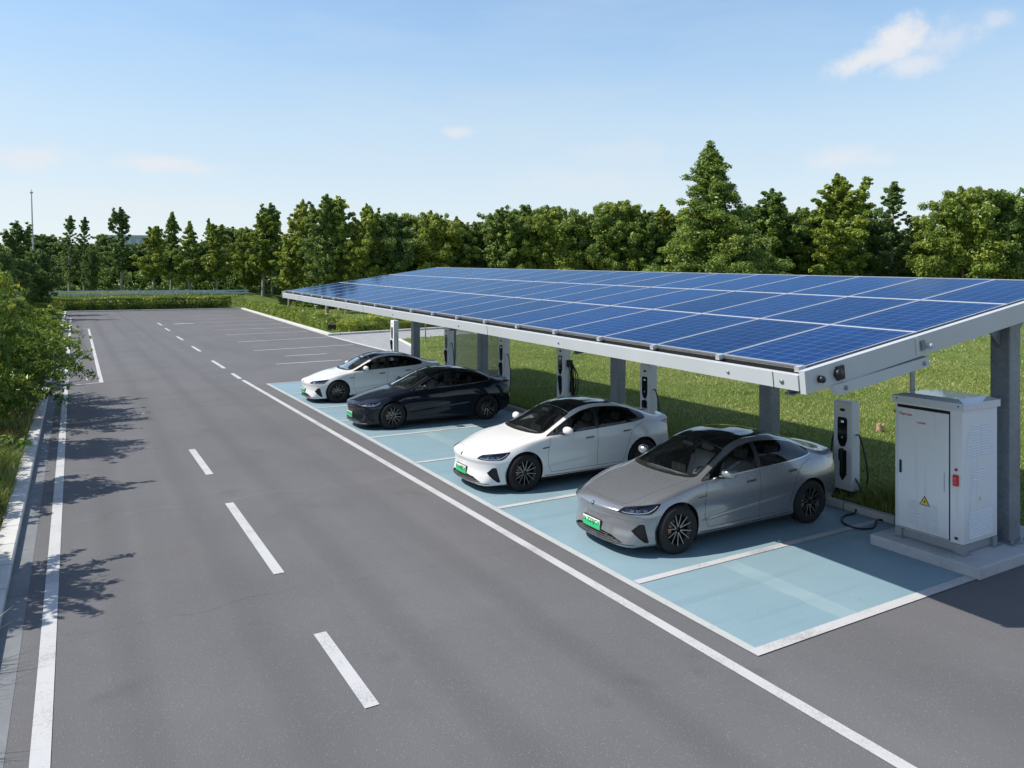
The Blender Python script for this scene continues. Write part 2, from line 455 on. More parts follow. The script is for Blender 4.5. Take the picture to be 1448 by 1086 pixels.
EY = 'ay'
def build_car_meshes():
    """splits the fine surface into body, glass, doors, lamps ... returns dict name -> (V, F) plus helper surface"""
    from mathutils.bvhtree import BVHTree
    G = car_surface(); nx, nv = G.shape[:2]
    V = G.reshape(-1, 3).copy()
    N = grid_normals(G).reshape(-1, 3)
    if N[(nx//2)*nv + nv//2][2] < 0: N = -N      # roof centre must look up
    idx = np.arange(nx*nv).reshape(nx, nv)
    F = np.stack([idx[:-1], np.roll(idx, -1, 1)[:-1], np.roll(idx, -1, 1)[1:], idx[1:]], -1).reshape(-1, 4)
    # orient faces with N
    fn = np.cross(V[F[:, 1]]-V[F[:, 0]], V[F[:, 3]]-V[F[:, 0]])
    if (fn*N[F[:, 0]]).sum(1).mean() < 0: F = F[:, ::-1]
    bvh = BVHTree.FromPolygons([tuple(v) for v in V], [tuple(int(i) for i in f) for f in F[::1]])
    r7 = 2**-.5
    sgn = np.where(V[:, 1] < 0, -1.0, 1.0)
    def proj(kind, Q):
        ay = np.abs(Q[:, 1])
        if kind == 'side': return np.stack([Q[:, 0], Q[:, 2]], 1)
        if kind == 'top': return np.stack([Q[:, 0], ay], 1)
        if kind == 'front': return np.stack([ay, Q[:, 2]], 1)
        if kind == 'corner': return np.stack([(Q[:, 0]+ay)*r7, Q[:, 2]], 1)
    def basis(kind, s):
        z = np.zeros(len(s)); o = np.ones(len(s))
        ex = np.stack([o, z, z], 1); ey = np.stack([z, s, z], 1); ez = np.stack([z, z, o], 1)
        return {'side': (ex, ez), 'top': (ex, ey), 'front': (ey, ez), 'corner': ((ex+ey)*r7, ez)}[kind]
    yrv = lambda x: kv('yr', x)
    xs1 = np.linspace(1.46, 2.17, 14)
    screen = [(1.285, -.3), (1.285, 0), (1.295, .2), (1.325, .42), (1.385, .62), (1.44, .685)] + [(x, yrv(x)-.038) for x in xs1[1:]] + [(2.175, .3), (2.175, 0), (2.175, -.3)]
    xs2 = np.linspace(2.20, 3.42, 16)
    roofg = [(2.20, -.3)] + [(x, yrv(x)-.045) for x in xs2] + [(3.42, -.3)]
    xs3 = np.linspace(3.45, 4.42, 12)
    rearg = [(3.45, -.3)] + [(x, yrv(x)-.06-.05*max(0, x-4.0)) for x in xs3] + [(4.46, .3), (4.46, -.3)]
    dlo = dlo_poly()
    def hp(p): return [((a+abs(b))*r7, c) for a, b, c in p]
    lamp = round_poly(hp([(.111,.50,.695),(.20,.555,.745),(.366,.70,.770),(.66,.858,.800),(.56,.862,.715),(.47,.846,.668),(.235,.72,.668),(.14,.585,.675)]), .02)
    vent = round_poly(hp([(.19,.715,.42),(.286,.807,.525),(.352,.840,.524),(.463,.815,.236),(.418,.795,.226)]), .015)
    intake = round_poly([(-.3,.342),(.18,.340),(.42,.312),(.62,.225),(.44,.206),(-.3,.212)], .012)
    wheelc = [np.array([(wx+.412*math.cos(t), WR+.01+.412*math.sin(t)) for t in np.linspace(0, 2*math.pi, 64, endpoint=False)]) for wx in WX]
    fdoor = [(1.56,1.6),(1.57,1.0),(1.485,.70),(1.50,.50),(1.58,.315),(2.735,.315),(2.715,.70),(2.745,1.08),(2.745,1.6)]
    rdoor = [(2.735,.315),(2.715,.70),(2.745,1.08),(2.745,1.6),(4.2,1.6),(4.2,1.18),(3.98,1.10),(3.72,1.02),(3.56,.86),(3.50,.66),(3.46,.48),(3.40,.315)]
    bonnet = [(.17,-.3),(.17,0),(.18,.25),(.26,.52),(.45,.58),(.8,.645),(1.1,.69),(1.36,.715),(1.43,.69),(1.385,.622),(1.325,.422),(1.295,.2),(1.285,0),(1.285,-.3)]
    tails = round_poly([(4.50,1.055),(4.75,1.085),(5.2,1.08),(5.2,.965),(4.72,.985)], .02)
    upper = N[:, 2] > .12
    sidem = (np.abs(V[:, 1]) > .5)
    regs = [  # name, projection, polygon, vertex mask
        ('wheel_hole', 'side', wheelc[0], sidem & (V[:, 2] < .95)), ('wheel_hole', 'side', wheelc[1], sidem & (V[:, 2] < .95)),
        ('side_glass', 'side', dlo, sidem & (V[:, 2] > .95) & (np.abs(V[:, 1]) > .53)),
        ('windscreen', 'top', screen, upper & (V[:, 2] > .98)),
        ('roof_glass', 'top', roofg, upper & (V[:, 2] > 1.2)),
        ('rear_window', 'top', rearg, upper & (V[:, 2] > 1.1)),
        ('headlight', 'corner', lamp, (V[:, 0] < .8) & (np.abs(V[:, 1]) > .3)),
        ('bumper_vent', 'corner', vent, (V[:, 0] < .7) & (np.abs(V[:, 1]) > .5)),
        ('lower_grille', 'front', intake, (V[:, 0] < .4) & (N[:, 0] < -.2)),
        ('taillight', 'side', tails, (V[:, 0] > 4.4) & ((np.abs(V[:, 1]) > .5) | (N[:, 0] > .4))),
        ('front_door', 'side', fdoor, sidem & (V[:, 2] > .2)), ('rear_door', 'side', rdoor, sidem & (V[:, 2] > .2)),
        ('bonnet', 'top', bonnet, upper & (V[:, 2] > .6) & (V[:, 0] < 1.6)),
    ]
    moved = np.zeros(len(V), bool)
    DU = np.gradient(G, axis=0).reshape(-1, 3); DV = ((np.roll(G, -1, 1)-np.roll(G, 1, 1))*.5).reshape(-1, 3)
    V0 = V.copy()
    for name, kind, poly, mask in regs:
        ii = np.nonzero(mask & ~moved)[0]
        P2 = proj(kind, V0[ii])
        sd, near = poly_sdf(P2, poly)
        if name == 'bonnet': continue
        g2 = (near-P2)/np.maximum(np.abs(sd), 1e-6)[:, None]
        q1, q2 = basis(kind, sgn[ii])
        ext = [np.abs((D_[ii]*q1).sum(1)*g2[:, 0]+(D_[ii]*q2).sum(1)*g2[:, 1]) for D_ in (DU, DV)]
        k = np.abs(sd) < np.minimum(np.maximum(.56*np.maximum(*ext), .40*(ext[0]+ext[1])), .013)
        ii = ii[k]; d = near[k]-P2[k]
        b1, b2 = basis(kind, sgn[ii])
        A = np.stack([b1, b2, N[ii]], 1)
        det = np.abs(np.linalg.det(A))
        ok = det > .15
        ii = ii[ok]
        D = np.linalg.solve(A[ok], np.concatenate([d[ok], np.zeros((len(ii), 1))], 1)[..., None])[..., 0]
        good = np.linalg.norm(D, axis=1) < .02
        V[ii[good]] += D[good]; moved[ii[good]] = True
    # classify faces
    C = V[F].mean(1); FN = N[F].mean(1)
    lab = np.array(['body']*len(F), dtype=object)
    def inside(kind, poly, m):
        r = np.zeros(len(F), bool)
        ii = np.nonzero(m)[0]
        r[ii] = poly_sdf(proj(kind, C[ii]), poly)[0] < 0
        return r
    cs = np.abs(C[:, 1]) > .5
    up = FN[:, 2] > .1
    lab[inside('top', bonnet, up & (C[:, 2] > .6) & (C[:, 0] < 1.6))] = 'bonnet'
    lab[inside('side', fdoor, cs & (C[:, 2] > .3) & (C[:, 2] < 1.12))] = 'front_door'
    lab[inside('side', rdoor, cs & (C[:, 2] > .3) & (C[:, 2] < 1.18))] = 'rear_door'
    low = (C[:, 2] < .235) & (C[:, 0] > 1.2) & (C[:, 0] < 3.7) & (lab == 'body')
    lab[low | ((FN[:, 2] < -.75) & (C[:, 2] < .35))] = 'underbody'
    sg = inside('side', dlo, cs & (np.abs(C[:, 1]) > .53) & (C[:, 2] > 1.0))
    bp = (C[:, 0] > 2.69+.12*(C[:, 2]-1.1)) & (C[:, 0] < 2.79+.12*(C[:, 2]-1.1))
    lab[sg & (C[:, 0] < 2.74)] = 'front_glass'; lab[sg & (C[:, 0] >= 2.74)] = 'rear_glass'; lab[sg & bp] = 'pillar'
    lab[inside('top', screen, up & (C[:, 2] > 1.0))] = 'windscreen'
    lab[inside('top', roofg, up & (C[:, 2] > 1.25))] = 'roof_glass'
    lab[inside('top', rearg, up & (C[:, 2] > 1.12))] = 'rear_window'
    lab[inside('corner', lamp, (C[:, 0] < .8) & (np.abs(C[:, 1]) > .3))] = 'headlight'
    lab[inside('corner', vent, (C[:, 0] < .7) & (np.abs(C[:, 1]) > .5))] = 'bumper_vent'
    lab[inside('front', intake, (C[:, 0] < .4) & (FN[:, 0] < -.1))] = 'lower_grille'
    lab[inside('side', tails, (C[:, 0] > 4.4) & (cs | (FN[:, 0] > .3)))] = 'taillight'
    for wc in wheelc: lab[inside('side', wc, cs & (C[:, 2] < .95))] = 'hole'
    out = {}
    def take(m, depth=0, kind=None, poly=None):
        f = F[m]
        u, inv = np.unique(f, return_inverse=True)
        v = V[u].copy()
        if depth:
            sd = -poly_sdf(proj(kind, v), poly)[0]
            v -= N[u]*(depth*smoothstep(0, .02, sd))[:, None]
        return v, inv.reshape(f.shape)
    L_ = C[:, 1] < 0
    for k in ('body', 'bonnet', 'underbody', 'pillar', 'windscreen', 'roof_glass', 'rear_window'): out[k] = take(lab == k)
    for k in ('front_door', 'rear_door', 'front_glass', 'rear_glass', 'headlight', 'taillight'):
        out[k, 0] = take((lab == k) & L_); out[k, 1] = take((lab == k) & ~L_)
    for s in (0, 1):
        m = L_ if s == 0 else ~L_
        out['lampin', s] = take((lab == 'headlight') & m, .05, 'corner', lamp)
        out['bumper_vent', s] = take((lab == 'bumper_vent') & m, .045, 'corner', vent)
    out['lower_grille'] = take(lab == 'lower_grille', .06, 'front', intake)
    polys = dict(dlo=dlo, lamp=lamp, vent=vent, intake=intake, fdoor=fdoor, rdoor=rdoor, bonnet=bonnet, screen=screen, wheelc=wheelc, roofg=roofg)
    return out, bvh, polys

def surf_path(bvh, pts, step=.012):
    """3D guide points -> dense (position, normal) on the surface"""
    pts = [Vector(p) for p in pts]; out = []
    for a, b in zip(pts, pts[1:]):
        n = max(1, int((b-a).length/step))
        for k in range(n): out.append(a.lerp(b, k/n))
    out.append(pts[-1])
    res = []
    for p in out:
        q, n, i, d = bvh.find_nearest(p)
        res.append((q, n))
    return res

def cast(bvh, kind, p, s):
    """2-D outline point -> a point on the surface, s = side sign"""
    if kind == 'side': o, d = Vector((p[0], s*2, p[1])), Vector((0, -s, 0))
    elif kind == 'top': o, d = Vector((p[0], s*p[1], 3)), Vector((0, 0, -1))
    elif kind == 'front': o, d = Vector((-2, s*p[0], p[1])), Vector((1, 0, 0))
    elif kind == 'corner':
        r = 2**-.5
        o = Vector((p[0]*r, s*p[0]*r, p[1]))+Vector((-r, s*r, 0))*2; d = Vector((r, -s*r, 0))
    q, n, i, t = bvh.ray_cast(o, d)
    return q

def ribbon(mb, path, w, lift=.0012, m=0, closed=False):
    """flat strip of half width w that hugs the surface"""
    n = len(path); vs = []
    for i, (p, nn) in enumerate(path):
        a = path[i-1 if (i or closed) else 0][0]; b = path[(i+1) % n if (i < n-1 or closed) else n-1][0]
        t = (b-a)
        if t.length < 1e-7: t = Vector((1, 0, 0))
        c = nn.cross(t.normalized())
        vs += [p+nn*lift-c*w, p+nn*lift+c*w]
    fs = [(2*i, 2*i+1, 2*i+3, 2*i+2) for i in range(n-1)]
    if closed: fs.append((2*n-2, 2*n-1, 1, 0))
    mb.add(vs, fs, m, True)

def outline(bvh, kind, poly, s, step=.012, closed=True):
    poly = [np.array(p) for p in poly]
    pts = []
    m = len(poly)
    for i in range(m if closed else m-1):
        a, b = poly[i], poly[(i+1) % m]
        n = max(1, int(np.hypot(*(b-a))/step))
        for k in range(n): pts.append(a+(b-a)*k/n)
    if not closed: pts.append(poly[-1])
    res = []
    for p in pts:
        q = cast(bvh, kind, p, s)
        if q is None: continue
        q2, nn, i, d = bvh.find_nearest(q)
        res.append((q2, nn))
    return res

def soft_box(mb, x0, x1, y0, y1, z0, z1, b, m=0, M=None):
    mb.bbox(x0, x1, y0, y1, z0, z1, b, m, M)

def make_wheel_meshes():
    Rx = Matrix.Rotation(R_(90), 4, 'X')         # lathe axis -> -Y ... outer face at local -Y
    R, w, rr = WR, .118, .252
    t = MB()
    prof = [(rr-.012, -w+.012), (rr+.004, -w+.002), (rr+.05, -w-.006), (R-.035, -w+.004), (R-.012, -w+.022), (R-.002, -w+.05), (R, 0), (R-.002, w-.05), (R-.02, w-.01), (rr+.05, w+.006), (rr-.012, w-.012)]
    t.lathe(prof, Rx, 56)
    # tread grooves as shallow dark rings come from the bump of the rubber
    rim = MB()
    rim.lathe([(rr-.012, w-.02), (rr-.05, w-.04), (rr-.055, -w+.07), (rr-.03, -w+.03), (rr-.014, -w+.006), (rr+.006, -w-.003), (rr+.008, -w+.008)], Rx, 56, 0)
    def spoke(ang, dth, w0, w1, yoff, m, h):
        # outer end at angle ang+dth, inner end at ang ; blade in the XZ plane, extruded along y
        r0, r1 = .045, rr-.012
        a0 = ang; a1 = ang+dth
        p0 = Vector((math.cos(a0)*r0, 0, math.sin(a0)*r0)); p1 = Vector((math.cos(a1)*r1, 0, math.sin(a1)*r1))
        t_ = (p1-p0).normalized(); c = Vector((-t_.z, 0, t_.x))
        y0, y1 = -w+.040+yoff, -w+.010+yoff
        vs = []
        for p, ww, y in ((p0, w0, y0), (p1, w1, y1)):
            for sx in (-1, 1):
                vs.append(p+c*ww*sx+Vector((0, y, 0)))
            for sx in (1, -1):
                vs.append(p+c*(ww*1.25)*sx+Vector((0, y+h, 0)))
        rim.add(vs, [(0, 1, 5, 4), (1, 2, 6, 5), (2, 3, 7, 6), (3, 0, 4, 7), (4, 5, 6, 7), (0, 3, 2, 1)], m)
    for k in range(6):
        a = k*math.pi/3+.2
        for d in (-.20, .20):
            spoke(a+d*.5, d*.75, .013, .0095, 0, 0, .035)
            spoke(a+d*.5, d*.75, .0075, .0055, -.0012, 1, .002)
    rim.lathe([(.0, -w+.022), (.026, -w+.022), (.034, -w+.028), (.060, -w+.036), (.066, -w+.05), (.066, -w+.08)], Rx, 32, 0)
    rim.lathe([(.0, -w+.020), (.017, -w+.020), (.019, -w+.024)], Rx, 20, 1)
    for k in range(5):
        a = 2*math.pi*k/5+.3
        rim.lathe([(.0, -w+.033), (.007, -w+.033), (.008, -w+.04)], Matrix.Translation((math.cos(a)*.046, 0, math.sin(a)*.046)) @ Rx, 8, 1)
    rim.lathe([(rr-.013, -w+.004), (rr-.004, -w-.0045), (rr+.003, -w-.0045)], Rx, 56, 1)
    hub = MB()
    hub.lathe([(.0, -.035), (.075, -.035), (.08, -.012), (.185, -.012), (.185, .012), (.0, .012)], Rx, 40, 0)
    cal = MB()
    pts = []
    for r_ in (.125, .20):
        pts.append([(math.cos(a)*r_, math.sin(a)*r_) for a in np.linspace(R_(150), R_(210), 9)])
    poly = pts[0]+pts[1][::-1]
    cal.prism(poly, -.035, .045, 0, Matrix.Rotation(R_(90), 4, 'X'))
    return t.mesh('tyre', M_TYRE), rim.mesh('rim', [M_RIMD, M_RIML]), hub.mesh('brake_disc', M_DISC), cal.mesh('brake_caliper', M_CALI)

WHEEL_ME = make_wheel_meshes()
CAR_PARTS, CAR_BVH, CAR_POLY = build_car_meshes()

def seat_mesh():
    s = MB()
    soft_box(s, -.26, .26, -.25, .25, 0, .15, .05)
    M = Matrix.Translation((.24, 0, .12)) @ Matrix.Rotation(R_(20), 4, 'Y')
    soft_box(s, -.07, .07, -.245, .245, 0, .62, .05, 0, M)
    soft_box(s, -.04, .045, -.13, .13, .64, .83, .04, 0, M)
    for y in (-.21, .21):
        soft_box(s, -.11, .02, y-.045, y+.045, .05, .52, .03, 0, M)
    return s.mesh('seat', M_SEAT)
SEAT_ME = seat_mesh()

def make_car(loc, label, pm, trim, plate_txt, lens=M_LENS, group=None, dark_front=False):
    car = empty('parked_car', loc)
    tag(car, label, 'car', group)
    P, bvh, PL = CAR_PARTS, CAR_BVH, CAR_POLY
    def part(name, key, mat, parent=car, smooth=True):
        v, f = P[key]
        return link_mesh(name, np_mesh(name, v, f, mat, smooth=smooth), parent)
    body = part('body', 'body', pm)
    part('bonnet', 'bonnet', pm)
    part('underbody', 'underbody', M_PLAST)
    part('door_pillar', 'pillar', M_TRIMB)
    part('windscreen', 'windscreen', M_SCREEN)
    part('roof_glass', 'roof_glass', M_ROOFGL)
    part('rear_window', 'rear_window', M_REARGL)
    # ceramic band round the windscreen
    mb = MB()
    po = [(x, y) for x, y in PL['screen'] if y >= 0]
    both = [cast(bvh, 'top', p, 1) for p in po][::-1]+[cast(bvh, 'top', p, -1) for p in po[1:]]
    pth = surf_path(bvh, [q for q in both if q is not None], .015)
    ribbon(mb, pth, .018, .002)
    base = [cast(bvh, 'top', (x+.03, y), s) for s, rngp in ((1, po[:6][::-1]), (-1, po[:6])) for x, y in rngp]
    pth = surf_path(bvh, base, .015)
    ribbon(mb, pth, .035, .003)
    mb.build('windscreen_edge', M_TRIMB, car, False)
    # wipers
    wp = MB()
    for y0, y1, x1 in ((-.50, .02, 1.36), (.05, .52, 1.40)):
        a = cast(bvh, 'top', (1.36, abs(y0)), -1 if y0 < 0 else 1); b = cast(bvh, 'top', (x1, abs(y1)), -1 if y1 < 0 else 1)
        wp.tube([p+n*.018 for p, n in surf_path(bvh, [a, b], .08)], .008, 6)
    wp.build('wiper', M_TRIMB, car)
    for s, sd in ((0, -1), (1, 1)):
        fd = part('door', ('front_door', s), pm)
        rd = part('door', ('rear_door', s), pm)
        part('door_window', ('front_glass', s), M_SIDEGL, fd)
        part('door_window', ('rear_glass', s), M_SIDEGL, rd)
        for d, hx, hz in ((fd, 2.53, .915), (rd, 3.50, .965)):
            h = MB()
            po = round_poly([(hx-.115, hz-.020), (hx+.115, hz-.014), (hx+.115, hz+.026), (hx-.115, hz+.020)], .018)
            ribbon(h, outline(bvh, 'side', po, sd), .0016, .0016, 1, True)
            q = cast(bvh, 'side', (hx, hz), sd); 
            pp = outline(bvh, 'side', [(hx-.10, hz-.001), (hx+.10, hz+.007)], sd, closed=False)
            ribbon(h, pp, .013, .004, 0)
            h.build('door_handle', [pm, M_GAP], d, False)
        # wing mirror
        m = MB()
        bm = bmesh.new(); bmesh.ops.create_uvsphere(bm, u_segments=24, v_segments=14, radius=1)
        for v in bm.verts:
            x, y, z = v.co
            sx = .095 if x < 0 else .055
            v.co = (x*sx + .012*abs(y), y*.13, (abs(z)**.8)*(1 if z > 0 else -1)*(.088 if z > 0 else .068))
        Mm = Matrix.Translation((1.90, sd*1.03, 1.125)) @ Matrix.Rotation(R_(-10*sd), 4, 'Z')
        m.add([Mm @ v.co for v in bm.verts], [[l.vert.index for l in f.loops] for f in bm.faces], 0, True)
        bm.free()
        soft_box(m, 1.955, 1.963, sd*1.03-.105, sd*1.03+.105, 1.075, 1.185, .003, 2)
        m.tube([(1.86, sd*.885, 1.055), (1.88, sd*.95, 1.068), (1.90, sd*1.0, 1.082)], .030, 8, 1)
        m.build('wing_mirror', [pm, M_TRIMB, M_CHROME], fd)
        # lamps
        hl = part('headlight', ('lampin', s), M_LAMPIN)
        part('lamp_cover', ('headlight', s), M_COVER, hl)
        dl = MB()
        ol = outline(bvh, 'corner', CAR_POLY['lamp'], sd)
        ribbon(dl, ol, .007, .0015, 0, True)
        dl.build('lamp_rim', M_TRIMB, hl, False)
        c = np.array([.74, .722])
        inner = [c+(np.array(p)-c)*np.array([.86, .70]) for p in CAR_POLY['lamp']]
        low = [p for p in inner]
        st = MB()
        # light strip along the lower and outer edge of the lamp
        pts = [(.50, .690), (.66, .684), (.80, .683), (.90, .690), (.985, .735), (1.03, .778)]
        po = outline(bvh, 'corner', pts, sd, closed=False)
        vs = [(p-n*.016, n) for p, n in po]
        ribbon(st, vs, .0048, .0, 0)
        st.build('light_strip', M_DRL, hl, False)
        ln = MB()
        for tx in (.66, .76, .86):
            q = cast(bvh, 'corner', (tx, .724), sd)
            nn = bvh.find_nearest(q)[1]
            Mx = frame(q-nn*.034, Vector((-.7, -.7*sd, 0)).cross(nn), nn)
            ln.bbox(-.034, .034, -.021, .021, -.01, .012, .006, 0, frame(q-nn*.036, Vector((0, 0, 1)).cross(nn), nn))
        ln.build('projector_lens', lens, hl)
        part('taillight', ('taillight', s), M_TAIL)
        v_ = part('bumper_vent', ('bumper_vent', s), M_PLAST)
        sl = MB()
        for zz in (.30, .35, .40, .45):
            a = .645+max(0, .418-zz)*1.33+max(0, zz-.418)*1.15+.028
            b = .892-(zz-.246)*.20-.028
            po = outline(bvh, 'corner', [(a, zz), (b, zz)], sd, closed=False)
            if len(po) > 1: ribbon(sl, [(p-n*.026, n) for p, n in po], .004, 0, 0)
        sl.build('vent_slat', M_TRIMB, v_, False)
        # fender slit, crease trim, door gaps, window trim
        fs = MB()
        po = outline(bvh, 'side', [(1.36, .812), (1.50, .822), (1.515, .835)], sd, closed=False)
        ribbon(fs, po, .010, .002, 0)
        po = outline(bvh, 'side', [(1.37, .822), (1.50, .832)], sd, closed=False)
        ribbon(fs, po, .003, .0035, 1)
        fs.build('fender_slit', [M_TRIMB, M_CHROME], car, False)
        gp = MB()
        fdp = [p for p in PL['fdoor'] if p[1] < 1.09]; rdp = PL['rdoor']
        ribbon(gp, outline(bvh, 'side', fdp[0:5], sd, closed=False), .0032, .0009)
        ribbon(gp, outline(bvh, 'side', [fdp[4], (2.735, .315)], sd, closed=False), .0032, .0009)
        ribbon(gp, outline(bvh, 'side', [(2.735, .315), (2.715, .70), (2.745, 1.085)], sd, closed=False), .0036, .0009)
        ribbon(gp, outline(bvh, 'side', rdp[6:]+[(2.735, .315)], sd, closed=False), .0032, .0009)
        gp.build('door_gap', M_GAP, car, False); gp = MB()
        b_ = [p for p in PL['bonnet'] if p[1] >= 0][:7]
        ribbon(gp, outline(bvh, 'top', b_, sd, closed=False), .0018, .0009)
        gp.build('panel_gap', M_GAP, car, False)
        tr = MB()
        ribbon(tr, outline(bvh, 'side', PL['dlo'], sd), .0085, .0022, 0, True)
        tr.build('window_trim', trim, car, False)
        rk = MB()
        ribbon(rk, outline(bvh, 'side', [(1.42, .262), (2.0, .252), (2.8, .255), (3.48, .270)], sd, closed=False), .006, .004)
        rk.build('sill_trim', M_TRIMB, car, False)
        # arch liners
        for wx in WX:
            al = MB()
            ring = [(wx+.428*math.cos(t), WR+.01+.428*math.sin(t)) for t in np.linspace(R_(-35), R_(215), 30)]
            vs = [(x, sd*.52, z) for x, z in ring]+[(x, sd*(.90 if wx < 2 else .92), z) for x, z in ring]
            n = len(ring)
            al.add(vs, [(i, i+1, n+i+1, n+i) for i in range(n-1)], 0, True)
            al.add([(x, sd*.53, z) for x, z in ring], [tuple(range(n))], 0)
            al.build('arch_liner', M_PLAST, car, False)
    # front grille bars
    lg = part('lower_grille', 'lower_grille', M_PLAST)
    gb = MB()
    for zz in (.235, .27, .302):
        lim = .52 if zz < .25 else .44 if zz < .28 else .34
        for sd in (-1, 1):
            po = outline(bvh, 'front', [(0.0, zz), (lim, zz-.004)], sd, closed=False)
            ribbon(gb, [(p-n*.02, n) for p, n in po], .0035, 0, 0)
    gb.build('grille_bar', M_CHROME, lg, False)
    lipb = MB()
    for sd in (-1, 1):
        po = outline(bvh, 'front', [(0, .190), (.42, .190), (.58, .205), (.74, .198)], sd, closed=False)
        ribbon(lipb, po, .006, .003, 0)
    lipb.build('bumper_lip', M_CHROME if dark_front else M_TRIMB, car, False)
    if dark_front:
        ug = MB()
        for zz in (.60, .56, .52):
            for sd in (-1, 1):
                po = outline(bvh, 'front', [(0.0, zz), (.56, zz+.02)], sd, closed=False)
                ribbon(ug, po, .013, .003, 0)
        ug.build('upper_grille', M_PLAST, car, False)
    # emblem: a small dark rounded shield
    e = MB()
    q = cast(bvh, 'front', (.0, .700), 1); nn = bvh.find_nearest(q)[1]
    Me = frame(q+nn*.001, Vector((0, -1, 0)), nn)
    e.prism([(math.cos(t)*.030*(1 if math.sin(t) > 0 else .8), math.sin(t)*.034) for t in np.linspace(0, 2*math.pi, 18, endpoint=False)], 0, .006, 0, Me)
    e.prism([(math.cos(t)*.015, math.sin(t)*.018+.003) for t in np.linspace(0, 2*math.pi, 14, endpoint=False)], .006, .008, 1, Me)
    e.build('emblem', [M_TRIMB, M_CHROME], car)
    # number plate
    q = cast(bvh, 'front', (.03, .40), 1)
    x0 = cast(bvh, 'front', (.0, .44), 1).x-.022
    pm_ = MB()
    pm_.bbox(x0-.012, x0, -.19, .25, .315, .462, .004, 0)
    np_ = pm_.build('number_plate', M_PLG, car)
    bk = MB(); bk.bbox(x0+.0005, x0+.05, -.20, .26, .305, .47, .006, 0); bk.build('plate_holder', M_TRIMB, np_)
    text_mesh('plate_text', plate_txt, .098, M_TRIMB, np_, frame((x0-.0125, .03, .412), Vector((0, -1, 0)), Vector((-1, 0, 0))), .001, True)
    # wheels
    for wx in WX:
        for sd in (-1, 1):
            Mw = (Matrix.Identity(4) if sd < 0 else Matrix.Rotation(math.pi, 4, 'Z'))
            w = link_mesh('wheel', WHEEL_ME[2], car)
            w.location = (wx, sd*(.83 if wx < 2 else .845), WR)
            w.rotation_euler = (0, random.uniform(0, 6) if False else (wx*1.7+sd) % 6, 0) if sd < 0 else (0, (wx*1.3) % 6, math.pi)
            tag(link_mesh('tyre', WHEEL_ME[0], w))
            link_mesh('rim', WHEEL_ME[1], w)
            cal = link_mesh('brake_caliper', WHEEL_ME[3], w)
            cal.rotation_euler = (0, -w.rotation_euler[1] if sd < 0 else -w.rotation_euler[1]+math.pi, 0)
            cal.location = (0, -.012, 0)
    # cabin
    cb = MB()
    soft_box(cb, 1.25, 4.1, -.80, .80, .22, .30, .02)
    soft_box(cb, 1.25, 1.78, -.76, .76, .55, .985, .06)                      # dashboard
    soft_box(cb, 1.60, 1.80, -.70, .70, .80, .955, .04)
    soft_box(cb, 1.9, 3.0, -.11, .11, .30, .64, .04)                          # console
    soft_box(cb, 3.42, 4.25, -.72, .72, .30, 1.04, .05)                       # parcel shelf block
    cb.build('dashboard', M_INTD, car)
    for x, y in ((2.36, -.38), (2.36, .38), (3.10, -.38), (3.10, .38)):
        s = link_mesh('seat', SEAT_ME, car); s.location = (x, y, .42 if x < 3 else .44); s.scale = (1, 1, 1.0 if x < 3 else .92)
    sw = MB()
    Ms = Matrix.Translation((1.93, -.38, .93)) @ Matrix.Rotation(R_(-65), 4, 'Y')
    sw.tube([Ms @ Vector((.18*math.cos(t), .18*math.sin(t), 0)) for t in np.linspace(0, 2*math.pi, 33)], .016, 8, 0, False)
    sw.box(-.17, .17, -.03, .03, -.02, .01, 0, Ms); sw.box(-.05, .05, -.17, .17, -.02, .01, 0, Ms)
    sw.tube([Ms @ Vector((0, 0, 0)), Ms @ Vector((0, 0, -.25))], .03)
    sw.build('steering_wheel', simple('wheel_rim_grey', (.16, .16, .17), .5), car)
    ts = MB(); ts.bbox(1.795, 1.81, -.17, .17, .93, 1.10, .004); ts.build('centre_screen', M_TRIMB, car)
    im = MB(); im.bbox(2.0, 2.02, -.12, .12, 1.385, 1.445, .008); im.build('inner_mirror', M_TRIMB, car)
    return car
